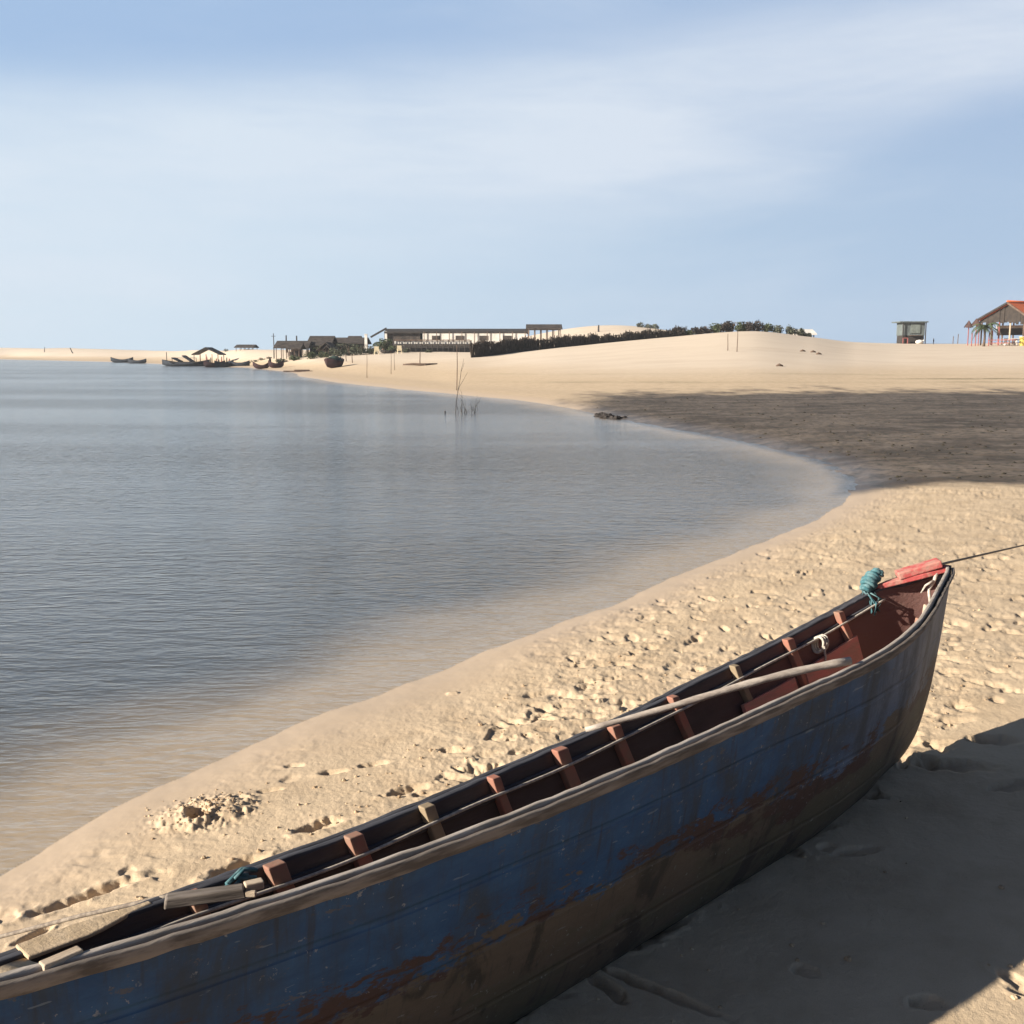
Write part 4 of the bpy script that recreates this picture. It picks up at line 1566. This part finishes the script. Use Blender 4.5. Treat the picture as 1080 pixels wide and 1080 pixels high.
def long_building():
    y = 172
    k = pxm(y)
    xa, _, _ = far(404, y)
    xb, _, _ = far(560, y)
    z = min(far(404, y)[2], far(470, y)[2], far(560, y)[2]) - .5
    t = thing("long_building", "long low white building with a thin dark roof along its whole length", "building", ((xa + xb) / 2, y, z))
    w = xb - xa
    ze = row_z(350.3, y) - z
    zr = row_z(346.8, y) - z
    gable(MB(), -w / 2 + .4, w / 2 - .4, 0, 7, ze, zr, .25, 'x', .15).build("roof", M_DARKWOOD, t)
    MB().box((w * .12, 3.1, ze / 2), (w * .70, 6.4, ze - .05)).build("wall", M_WHITE, t)
    MB().box((-w * .37, 3.4, ze / 2), (w * .24, 6.2, ze - .08)).build("side_room", M_THATCH, t)
    MB().box((-w * .478, .1, row_z(355, y) - z), (.35, .35, 1.5)).build("corner_post", M_WHITE, t)
    for i in range(9):
        xx = -w * .22 + i * w * .085
        MB().tube([(xx, -.35, 0), (xx, -.35, ze)], .06, 6).build("post", M_BROWNWOOD, t)
    # slanting gable strut at the left end
    MB().bar((-w / 2 - 1.9, .2, row_z(356, y) - z), (-w / 2 + .6, .2, zr), .28).build("strut", M_DARKWOOD, t)
    for i in range(4):
        MB().box((-w * .14 + i * w * .16, -.13, ze * .74), (1.3, .08, .7)).build("window", M_THATCH, t)


long_building()


def porch_fence():
    y = 158
    xa, _, za = far(416, y)
    xb, _, zb_ = far(496, y)
    z = min(za, zb_) - .25
    t = thing("porch_rail", "low white porch wall with a dark rail and posts below the long white building", "wall", ((xa + xb) / 2, y, z))
    w = xb - xa
    zt = row_z(359.4, y) - z
    zm = row_z(363.3, y) - z
    MB().box((0, .2, (zt + zm) / 2 - .1), (w, .25, zt - zm)).build("wall_panel", M_WHITE, t)
    MB().bar((-w / 2, -.1, zt + .05), (w / 2, -.1, zt + .05), .14).build("top_rail", M_BROWNWOOD, t)
    MB().bar((-w / 2, -.05, zm), (w / 2, -.05, zm), .14).build("lower_rail", M_DARKWOOD, t)
    for i in range(15):
        xx = -w / 2 + w * i / 14
        MB().tube([(xx, -.08, 0), (xx, -.08, zt)], .06, 6).build("post", M_DARKWOOD, t)
    MB().box((0, 1.4, zm / 2), (w * .98, .2, zm)).build("back_panel", M_DARKWOOD, t)


porch_fence()


def chair(px, y, label):
    x, y, z = far(px, y)
    t = thing("beach_chair", label, "chair", (x, y, z), .2, "cream beach chairs")
    MB().box((0, 0, .42), (.62, .6, .06)).build("seat", M_CREAM, t)
    MB().box((0, .3, .75), (.62, .06, .68), rx=-.15).build("backrest", M_CREAM, t)
    for sx in (-1, 1):
        for sy in (-1, 1):
            MB().tube([(sx * .27, sy * .26, 0), (sx * .27, sy * .26, .4)], .03, 5).build("leg", M_CREAM, t)
        MB().box((sx * .3, 0, .62), (.05, .56, .05)).build("armrest", M_CREAM, t)


chair(397.5, 150, "cream beach chair below the dark tree, left one of the pair")
chair(421.5, 150, "cream beach chair at the left end of the porch rail, right one of the pair")
rowboat(409, 152, 2.0, .2, "small dark dinghy on the sand between the two cream chairs", M_DARKWOOD, .9, .4, .2, group=None)


def beached_boat():
    x, y, z = far_at(352.5, 387.5, 95, 160)
    t = thing("beached_boat", "dark maroon boat with a green tarpaulin hump beached on the spit", "boat", (x, y, z - .05), math.radians(60))
    hull_mesh(2.6, 2.1, .8, .35).build("hull", M_MAROON, t, True)
    b = MB()
    vs, fs = [], []
    for i in range(7):
        f = i / 6 * 2 - 1
        for j in range(9):
            a = math.pi * j / 8
            vs.append((f * .75, math.cos(a) * .8 * (1 - .2 * abs(f)), .75 + math.sin(a) * (.62 - .25 * f * f) + random.uniform(-.03, .03)))
    for i in range(6):
        for j in range(8):
            a = i * 9 + j
            fs.append((a, a + 1, a + 10, a + 9))
    fs += [tuple(range(9)), tuple(range(54, 63))[::-1]]
    b.add(vs, fs)
    b.build("tarpaulin", M_TARP, t, True)
    MB().tube([(1.0, 0, .8), (1.1, 0, 1.25)], .06, 6).build("bow_post", M_DARKWOOD, t)


beached_boat()


def person(px, row, y0, y1, label, hgt=1.65, shirt=None):
    x, y, z = far_at(px, row, y0, y1)
    t = thing("person", label, "person", (x, y, z), random.uniform(-1, 1), None)
    s = hgt / 1.7
    # one continuous skinned body
    V = [(0, 0, .92), (0, 0, 1.15), (0, 0, 1.42), (0, 0, 1.52), (0, -.01, 1.64), (.1, 0, .88), (.12, -.02, .48), (.12, .0, .05), (.12, -.12, .03),
         (-.1, 0, .88), (-.12, .03, .48), (-.13, .04, .05), (-.13, -.08, .03), (.19, 0, 1.38), (.25, .0, 1.1), (.27, -.05, .86), (-.19, 0, 1.38), (-.25, 0, 1.1), (-.26, -.06, .86)]
    Ed = [(0, 1), (1, 2), (2, 3), (3, 4), (0, 5), (5, 6), (6, 7), (7, 8), (0, 9), (9, 10), (10, 11), (11, 12), (2, 13), (13, 14), (14, 15), (2, 16), (16, 17), (17, 18)]
    R = [.14, .135, .13, .06, .105, .09, .065, .045, .035, .09, .065, .045, .035, .06, .045, .035, .06, .045, .035]
    me = bpy.data.meshes.new("body")
    me.from_pydata([(a * s, b * s, c * s) for a, b, c in V], Ed, [])
    o = bpy.data.objects.new("body", me)
    COL.objects.link(o)
    o.parent = t
    me.materials.append(shirt or M_CLOTH)
    sk = o.modifiers.new('skin', 'SKIN')
    for i, d in enumerate(me.skin_vertices[0].data if me.skin_vertices else []):
        d.radius = (R[i] * s, R[i] * s)
    if not me.skin_vertices:
        pass
    sd = o.modifiers.new('sub', 'SUBSURF')
    sd.levels = sd.render_levels = 1
    MB().lump((0, .01 * s, 1.67 * s), .115 * s, 8, 6, .03).build("hair", M_DARKWOOD, t, True)
    return t


# ------------------------------------------------------------------ stakes on the beach
for px, rb, rt, y0, y1, lab in [(365, 381, 373.5, 90, 170, "short stake just right of the maroon boat"), (371.5, 382.5, 374, 90, 170, "second short stake right of the maroon boat"),
                                (387, 398, 373, 60, 140, "tall thin stake on the spit standing below the white pillar"), (412.5, 394, 371, 60, 140, "tall thin stake below the tree, left one of a close pair"),
                                (416, 390, 372, 60, 140, "thin stake below the tree, right one of a close pair"), (443, 384, 371, 80, 150, "thin stake standing behind the driftwood branch"),
                                (482, 411, 364, 50, 130, "tall thin pole on the beach above the dead branch in the water")]:
    stake(px, rb, rt, y0, y1, lab, .026 if rb > 385 else .06)
x, y, z = far_at(444, 385.5, 70, 150)
b = MB()
k = pxm(y)
b.tube([(-19 * k, 0, .12), (-8 * k, .1, .16), (2 * k, 0, .12), (17 * k, .2, .2)], [.07, .12, .13, .05], 7)
b.tube([(4 * k, 0, .1), (5 * k, -.1, -.1)], .12, 6)
tag(b.build("driftwood_branch", M_BROWNWOOD, None, True, loc=(x, y, z)), "long dark driftwood branch lying flat on the pale beach slope", "driftwood")
for px, rt, rb in ((767, 352.5, 370), (777, 350, 371)):
    stake(px, rb, rt, 85, 141, "thin post on the right dune slope, " + ("left" if px < 770 else "right taller") + " one of two", .035, 0.0, M_BROWNWOOD)


# ------------------------------------------------------------------ brushwood fence along the dune
def brush_fence():
    segs = [(497, 374, 361, 118), (560, 369, 356.5, 126), (620, 364, 354, 131), (680, 359, 350, 136), (722, 356, 346, 138)]
    t = None
    pts = []
    for px, rb, rt, y in segs:
        x, _, z = far(px, y)
        pts.append(Vector((x, y, z)))
    tops = [row_z(s[2], s[3]) for s in segs]
    t = thing("brushwood_fence", "long dark brushwood fence climbing the dune towards the right", "fence", pts[0])
    rnd = random.Random(9)
    for i in range(len(pts) - 1):
        a, c = pts[i], pts[i + 1]
        L = (c - a).length
        b = MB()
        n = int(L / .016)
        for j in range(n):
            f = (j + rnd.random()) / n
            p = a.lerp(c, f)
            g = gz(p.x, p.y) - .15
            tp = tops[i] * (1 - f) + tops[i + 1] * f + float(perlin(np.array([p.x * 1.1 + i]), np.array([3.3]))[0]) * .5 + rnd.gauss(-.16, .12)
            q = p - pts[0]
            dx, dy = rnd.uniform(-.28, .28), rnd.uniform(-.35, .35)
            w = rnd.uniform(.03, .06)
            b.bar((q.x, q.y + dy * .4, g - pts[0].z), (q.x + dx, q.y + dy, tp - pts[0].z), w, w)
        for hh in (.35, .75):
            b.bar((a.x - pts[0].x, a.y - pts[0].y + .09, (gz(a.x, a.y) * (1 - hh) + tops[i] * hh) - pts[0].z), (c.x - pts[0].x, c.y - pts[0].y + .09, (gz(c.x, c.y) * (1 - hh) + tops[i + 1] * hh) - pts[0].z), .07)
        b.build("brush_panel", M_BRUSH, t)
        MB().tube([tuple(a - pts[0] - Vector((0, -.1, .3))), (a.x - pts[0].x, a.y - pts[0].y + .1, tops[i] - pts[0].z + .2)], .06, 6).build("post", M_DARKWOOD, t)


brush_fence()
# shrubs rising along the crest
_rn = random.Random(4)
_pos = ["first", "second", "third", "fourth", "fifth", "sixth", "seventh", "eighth", "ninth", "tenth", "eleventh", "twelfth", "thirteenth"]
for i, px in enumerate(np.linspace(700, 806, 13)):
    hgt = [7, 8, 8, 9, 9, 10, 11, 11, 12, 12, 13, 13, 10][i] + _rn.uniform(-1, 1)
    rowb = float(np.interp(px, [700, 790, 810], [357.5, 350.8, 351.5]))
    shrub(px, 138, 17, hgt, "dark bushy shrub on the dune crest, %s from the fence's upper end" % _pos[i], M_BRUSH if i % 3 else M_LEAF, 300, "dark shrubs along the dune crest", None, .16)
for i, px in enumerate((512, 535, 552, 598, 606, 640, 657, 672)):
    shrub(px, 146, 9, 8 + (i % 3) * 2, ["scrubby bush peeping over the fence's left end", "scrubby bush behind the fence's left part", "scrubby bush left of the dark hut behind the fence", "scrubby bush close right of the dark hut behind the fence", "second scrubby bush right of the dark hut behind the fence", "scrubby bush behind the middle of the fence", "scrubby bush behind the fence where the white dune shows", "scrubby bush behind the fence's upper part"][i], M_BRUSH if i % 2 else M_LEAF2, 130, "scrub behind the brushwood fence", None, .15)
hut(555, 593, 158, 347, 342.3, 5, "dark roofed open hut standing behind the brushwood fence", M_THATCH, M_THATCH, "thatched_hut", 'x', False, 6)
stake(631, 352, 343.5, 280, 310, "single dark post on the white dune behind the fence", .25, 0, M_DARKWOOD)
for i, px in enumerate((676, 684, 690)):
    shrub(px, 292, 9, 5.5, "tiny distant bush on the white dune, %s of three in a row" % ["left", "middle", "right"][i], M_LEAF2, 60, "bushes on the far white dune", None, .4)

# ------------------------------------------------------------------ rocks and shrubs right of the crest
for i, (px, w, h, lab) in enumerate([(821, 13, 9, "grey green shrub left of the white hut behind the dune"), (832, 14, 10, "tallest grey green shrub before the white hut behind the dune"), (842, 12, 8.5, "grey green shrub over the white hut's roof"), (851, 9, 5, "low shrub at the right end of the white hut")]):
    shrub(px, 143, w, h, lab, M_LEAF2, 240, "shrubs round the white hut", None, .16)
hut(838, 860, 146, 352.5, 347.5, 4, "small white hut half buried behind the dune crest", M_WHITE, M_WHITE, "white_hut", 'x', True, 2)


# ------------------------------------------------------------------ lifeguard-like kiosk
def kiosk():
    y = 146
    xa, _, za = far(951, y)
    xb, _, zb_ = far(974, y)
    z = min(za, zb_)
    zt = row_z(339.3, y) - z
    w = xb - xa
    t = thing("beach_kiosk", "green boarded kiosk with a flat overhanging roof on the right dune", "kiosk", ((xa + xb) / 2, y, z - .1))
    MB().box((-.15, 1.3, zt - .03), (w + .9, 3.2, .16)).build("roof", M_GREENBOARD, t, bevel=.02)
    b = MB()
    b.box((0, 1.3, zt * .68), (w, 2.4, zt * .56))
    b.build("boarded_wall", M_GREENBOARD, t)
    MB().box((0, 1.3, zt * .22), (w * .96, 2.3, zt * .36)).build("base_wall", M_DARKWOOD, t)
    MB().box((.2, .05, zt * .70), (w * .42, .08, zt * .40)).build("shutter", mat("pale_green_shutter", (.18, .205, .185), None, 2), t)
    MB().box((.15, -.1, zt * .40), (w * .5, .35, .07)).build("counter", M_BROWNWOOD, t)
    for xx in (-w / 2 - .05, w / 2 + .05):
        MB().tube([(xx, -.1, 0), (xx, -.1, zt)], .07, 6).build("post", M_DARKWOOD, t)
    b = MB()
    b.bar((-w / 2 - .1, -.4, 0), (-w / 2 - .1, -.4, .9), .1)
    b.bar((-w / 2 + .5, -.4, 0), (-w / 2 + .5, -.4, .9), .1)
    b.bar((-w / 2 - .1, -.4, .85), (-w / 2 + .5, -.4, .85), .1)
    b.build("rail", M_RED, t)
    t2 = thing("sand_bag", "pale sack lying at the foot of the green kiosk", "sack", ((xa + xb) / 2 + .5, y - .8, gz((xa + xb) / 2 + .5, y - .8)))
    MB().lump((0, 0, .25), .5, 9, 6, .08, (1.1, .7, .55)).build("sack_body", M_WHITE, t2, True)
    MB().lump((.5, 0, .42), .12, 7, 4, .2).build("tied_neck", M_WHITE, t2, True)


kiosk()
person(983.5, 363.5, 130, 152, "small dark figure standing on the dune just right of the green kiosk", .75 * 1.0)
for i, (px, hh) in enumerate(((1004, 1.0), (1009, 1.3))):
    x, y, z = far(px, 147)
    o = MB().tube([(0, 0, -.1), (.03, 0, hh)], .05, 6).build("stake", M_BROWNWOOD, None, loc=(x, y, z))
    tag(o, "short stake left of the pavilion's thatched sunshades, %s of two" % ("left" if i == 0 else "right"), "stake", "stakes on the far beach")


# ------------------------------------------------------------------ orange-roofed pavilion, palm and sunshades
def pavilion():
    y = 132
    x0, _, z = far(1061, y)
    z = z - .1
    al = math.radians(55)
    t = thing("beach_pavilion", "open beach pavilion with an orange tiled roof at the right edge", "pavilion", (x0, y, z), -al)
    wl, wr, L = 3.9, 4.2, 7.5
    zr = row_z(319.8, y) - z
    zl, zq = row_z(337, y) - z, row_z(343, y - 3.4) - z
    th = .16

    def slab(x1, z1, mt, name, o0=-.45):
        vs = [(0, o0, zr), (0, L, zr), (x1, L, z1), (x1, o0, z1)]
        b = MB()
        b.add(vs + [(a, c, d - th) for a, c, d in vs], [(0, 1, 2, 3), (7, 6, 5, 4), (0, 4, 5, 1), (1, 5, 6, 2), (2, 6, 7, 3), (3, 7, 4, 0)])
        return b.build(name, mt, t)
    slab(wr, zq, M_TILE, "roof_slope")
    slab(-wl, zl, M_TILE, "roof_slope")
    MB().tube([(0, -.5, zr + .05), (0, L, zr + .05)], .13, 7).build("ridge_tiles", M_TILE, t, True)
    MB().bar((0, -.5, zr - .12), (-wl, -.5, zl - .12), .16, .2).build("barge_board", M_DARKWOOD, t)
    MB().bar((0, -.5, zr - .12), (wr, -.5, zq - .12), .16, .2).build("barge_board", M_BROWNWOOD, t)
    # thatch hanging in the upper gable, with a ragged lower edge
    b = MB()
    rnd = random.Random(8)
    n = 26
    zb = zl - .95
    for i in range(n):
        fa, fb = i / n, (i + 1) / n
        xa, xb_ = -wl + .2 + (wl + wr - .5) * fa, -wl + .2 + (wl + wr - .5) * fb

        def top(xx):
            return (zr + (zl - zr) * (-xx / wl) if xx < 0 else zr + (zq - zr) * (xx / wr)) - .3
        lo = zl - .35 - rnd.uniform(0, .4)
        if min(top(xa), top(xb_)) > lo:
            yy = -.1 + rnd.uniform(-.05, .05)
            b.add([(xa, yy, lo), (xb_, yy, lo), (xb_, yy, top(xb_)), (xa, yy, top(xa)), (xa, yy + .12, lo), (xb_, yy + .12, lo), (xb_, yy + .12, top(xb_)), (xa, yy + .12, top(xa))],
                  [(0, 1, 2, 3), (7, 6, 5, 4), (0, 4, 5, 1), (1, 5, 6, 2), (2, 6, 7, 3), (3, 7, 4, 0)])
    b.build("gable_thatch", mat("dark_gable_thatch", (.05, .038, .03), (.03, .024, .02), 2.5), t)
    MB().box((.1, L * .5, zq * .72), (wl + wr - .6, .14, zq * .34)).build("inner_screen", M_DARKWOOD, t)
    MB().box((.1, L * .5 - .2, zq * .96), (wl + wr - .6, .12, zq * .14)).build("pale_screen", mat("pale_matting", (.42, .37, .30), None, 2), t)
    for i, xx in enumerate((-3.5, -1.2, .2, 1.9, 3.9)):
        zt = (zr + (zl - zr) * (-xx / wl) if xx < 0 else zr + (zq - zr) * (xx / wr)) - .2
        MB().tube([(xx, .1, 0), (xx + .03, .1, zt)], .10, 7).build("post", (M_BROWNWOOD, M_RED, M_PALEWOOD, M_BROWNWOOD, M_PALEWOOD)[i], t)
    for i in range(1, 4):
        for xx, zz in ((-3.6, zl), (3.9, zq)):
            MB().tube([(xx, L * i / 3.1, 0), (xx, L * i / 3.1, zz - .1)], .10, 7).build("post", M_BROWNWOOD, t)
    b = MB()
    b.bar((-2.5, 0, .75), (1.5, 0, .75), .09)
    b.bar((-2.5, 0, .4), (1.5, 0, .4), .09)
    b.build("railing", M_RED, t)
    # table and bench inside
    t2 = thing("picnic_table", "white topped table inside the orange roofed pavilion", "table", (x0 + 1.3, y + 2, gz(x0 + 1.3, y + 2)))
    MB().box((0, 0, .78), (1.5, .9, .06)).build("tabletop", M_WHITE, t2)
    for sx in (-1, 1):
        MB().box((sx * .6, 0, .38), (.1, .7, .75)).build("leg", M_WHITE, t2)
    t3 = thing("yellow_stand", "yellow refreshment stand at the pavilion's front, by the right edge", "stand", (far(1079.5, y - 2)[0], y - 2, far(1079.5, y - 2)[2]))
    MB().box((0, 0, .5), (1.0, .7, 1.0)).build("counter", M_YELLOW, t3, bevel=.03)
    MB().box((0, 0, 1.04), (1.15, .85, .08)).build("counter_top", M_CREAM, t3)


pavilion()


def palm(px, y, row_t, label):
    x, y, z = far(px, y)
    h = (row_z(row_t, y) - z)
    t = thing("palm_tree", label, "palm", (x, y, z - .1))
    ht = h * .55
    MB().tube([(0, 0, 0), (.06, 0, ht * .5), (.02, .03, ht)], [.17, .12, .12], 8).build("trunk", M_BROWNWOOD, t, True)
    b = MB()
    rnd = random.Random(2)
    for i in range(26):
        a = i * 2.4
        up = rnd.uniform(-.35, 1.2)
        L = rnd.uniform(1.2, 1.75)
        prev = None
        for j in range(12):
            f = j / 11
            q = Vector((math.cos(a) * L * f, math.sin(a) * L * f, ht + L * (up * f - (.55 + .35 * abs(up)) * f * f)))
            if prev is not None:
                d = (q - prev)
                sd = d.cross(Vector((0, 0, 1))).normalized()
                for s in (-1, 1):
                    ll = .34 * math.sin(math.pi * min(1, f * .85 + .15)) + .05
                    tip = q + sd * s * ll + d * 1.2 - Vector((0, 0, .12 + .1 * f))
                    b.add([prev, q, tip], [(0, 1, 2)])
            prev = q
    b.build("fronds", mat("palm_green", (.075, .10, .035), (.05, .07, .028), 2), t)


palm(1036.5, 129, 328.5, "small green palm in front of the orange roofed pavilion")


def sunshade(px, y, row_t, wpx, label):
    x, y, z = far(px, y)
    h = row_z(row_t, y) - z
    w = wpx * pxm(y) / 2
    t = thing("thatched_sunshade", label, "sunshade", (x, y, z - .1), 0, "thatched sunshades left of the pavilion")
    MB().tube([(0, 0, 0), (.02, 0, h - .2)], .06, 6).build("pole", M_RED, t)
    b = MB()
    rnd = random.Random(int(px))
    for i in range(70):
        a = i * .0898 * 2
        l = rnd.uniform(.8, 1.15)
        da = .1
        b.add([(0, 0, h + .1), (w * l * math.cos(a - da), w * l * math.sin(a - da), h - .75 * l), (w * l * math.cos(a + da), w * l * math.sin(a + da), h - .7 * l)], [(0, 1, 2)])
    b.build("thatch", mat("brown_thatch", (.12, .065, .055), (.07, .045, .04), 3), t)


sunshade(1019.5, 134, 338.5, 9, "brown thatched sunshade at the left end of the pavilion group")
sunshade(1027.5, 132, 336.5, 11, "brown thatched sunshade between the first sunshade and the palm")
for i, px in enumerate((1023.5, 1030.5, 1041.5, 1045)):
    x, y, z = far(px, 130 + (i % 2) * 3)
    o = MB().tube([(0, 0, -.1), (.02, 0, 1.55 + .25 * (i % 2))], .06, 6).build("stake", M_RED, None, loc=(x, y, z))
    tag(o, ["faded red post between the two sunshades", "faded red post just left of the palm trunk", "faded red post just right of the palm trunk", "faded red post left of the pavilion's corner post"][i], "stake", "faded red posts before the pavilion")


# ------------------------------------------------------------------ dead branch in the water, mud debris
def dead_branch():
    q = un(482, 436, ZW)
    t = thing("dead_branch", "leafless dead branch standing in the shallow water near the far beach", "branch", (q[0], q[1], ZW))
    rnd = random.Random(3)
    b = MB()
    def grow(p, d, L, r, lev, wv=.16):
        pts = [p]
        for i in range(4):
            d = (d + Vector((rnd.gauss(0, wv), rnd.gauss(0, wv), rnd.gauss(0, .1)))).normalized()
            pts.append(pts[-1] + d * L / 4)
        b.tube(pts, [r, r * .9, r * .8, r * .65, r * .45], 5)
        if lev > 0:
            for i in range(3):
                k = rnd.randint(1, 4)
                nd = (d + Vector((rnd.uniform(-1, 1), rnd.uniform(-.6, .6), rnd.uniform(-.2, .5)))).normalized()
                grow(pts[k], nd, L * rnd.uniform(.4, .65), r * .55, lev - 1)
    grow(Vector((-.05, 0, -.4)), Vector((.0, 0, 1)), 1.5, .015, 1, .05)
    for kx in range(7):
        grow(Vector((.08 + .075 * kx, rnd.uniform(-.2, .2), -.2)), Vector((rnd.uniform(-.2, .25), 0, 1)), rnd.uniform(.3, .75), .009, 1, .12)
    grow(Vector((.2, .1, -.25)), Vector((.25, 0, 1)), .5, .012, 1)
    grow(Vector((.28, -.1, -.25)), Vector((.7, 0, .7)), .55, .012, 2)
    b.build("branch_wood", M_DARKWOOD, t)
    s = MB().tube([(-.30 * 1.0 - .1, 0, -.3), (-.40, .02, .08)], .025, 6)
    s.build("stub", M_DARKWOOD, t)


dead_branch()


def weed_clump(px, row, w, label):
    q = un(px, row, ZW + .02)
    z = max(gz(q[0], q[1]), ZW)
    rnd = random.Random(int(px))
    b = MB()
    for i in range(9):
        b.lump((rnd.uniform(-w, w), rnd.uniform(-.12, .12), rnd.uniform(0, .05)), rnd.uniform(.05, .12), 7, 5, .35, (1.3, 1, .7), rnd)
    o = b.build("weed_clump", M_DARKWOOD, None, loc=(q[0], q[1], z))
    tag(o, label, "seaweed", "dark weed clumps at the mud's edge")


weed_clump(632, 438.5, .12, "leftmost dark weed clump at the mud's edge by the water")
weed_clump(641, 440, .18, "middle dark weed clump at the mud's edge by the water")
weed_clump(652, 441, .22, "largest dark weed clump at the mud's edge, right of two smaller ones")


def mud_stuff():
    b = MB()
    rnd = random.Random(12)
    n = 0
    while n < 420:
        n += 1
        px, row = rnd.uniform(610, 1150), rnd.uniform(420, 505)
        q = un(px, row, 0)
        x, y = q[0], q[1]
        if float(shore_dist(np.array([x]), np.array([y]))[0]) < .2:
            continue
        r = rnd.uniform(.01, .034)
        b.lump((x, y, gz(x, y) + r * .2), r, 6, 4, .4, (1.4, 1.1, .6), rnd)
    tag(b.build("seaweed_litter", mat("rotting_weed", (.055, .045, .03), (.035, .03, .022), 2)), "dark rotting seaweed litter strewn over the mud flat", "seaweed", kind='stuff')


mud_stuff()
# small bits on the dune near the kiosk
for i, (px, row) in enumerate(((822, 386), (846, 371), (857, 372), (863, 374))):
    x, y, z = far_at(px, row, 70, 141)
    b = MB()
    rnd = random.Random(i)
    b.tube([(-.22, 0, .05), (0, .02, .12), (.25, 0, .04)], [.05, .09, .04], 6)
    o = b.build("driftwood_bit", M_BROWNWOOD, None, True, loc=(x, y, z))
    tag(o, ["bit of driftwood low on the pale slope, lowest of four", "bit of driftwood high on the slope below the white hut", "middle bit of driftwood below the white hut", "rightmost bit of driftwood below the white hut"][i], "driftwood", "bits of driftwood on the slope")


# ------------------------------------------------------------------ thin sea air
def build_haze():
    b = MB().box((-150, 280, 12), (1300, 680, 36))
    m = bpy.data.materials.new("sea_air")
    m.use_nodes = True
    t = NT(m.node_tree)
    out = t.n('ShaderNodeOutputMaterial')
    v = t.n('ShaderNodeVolumePrincipled')
    v.inputs['Color'].default_value = (.86, .91, .96, 1)
    v.inputs['Density'].default_value = 0.0003
    t.l(v.outputs[0], out.inputs['Volume'])
    o = b.build("haze", m)
    o['kind'] = 'stuff'
    o['label'] = 'thin pale sea haze over the far shore'


build_haze()
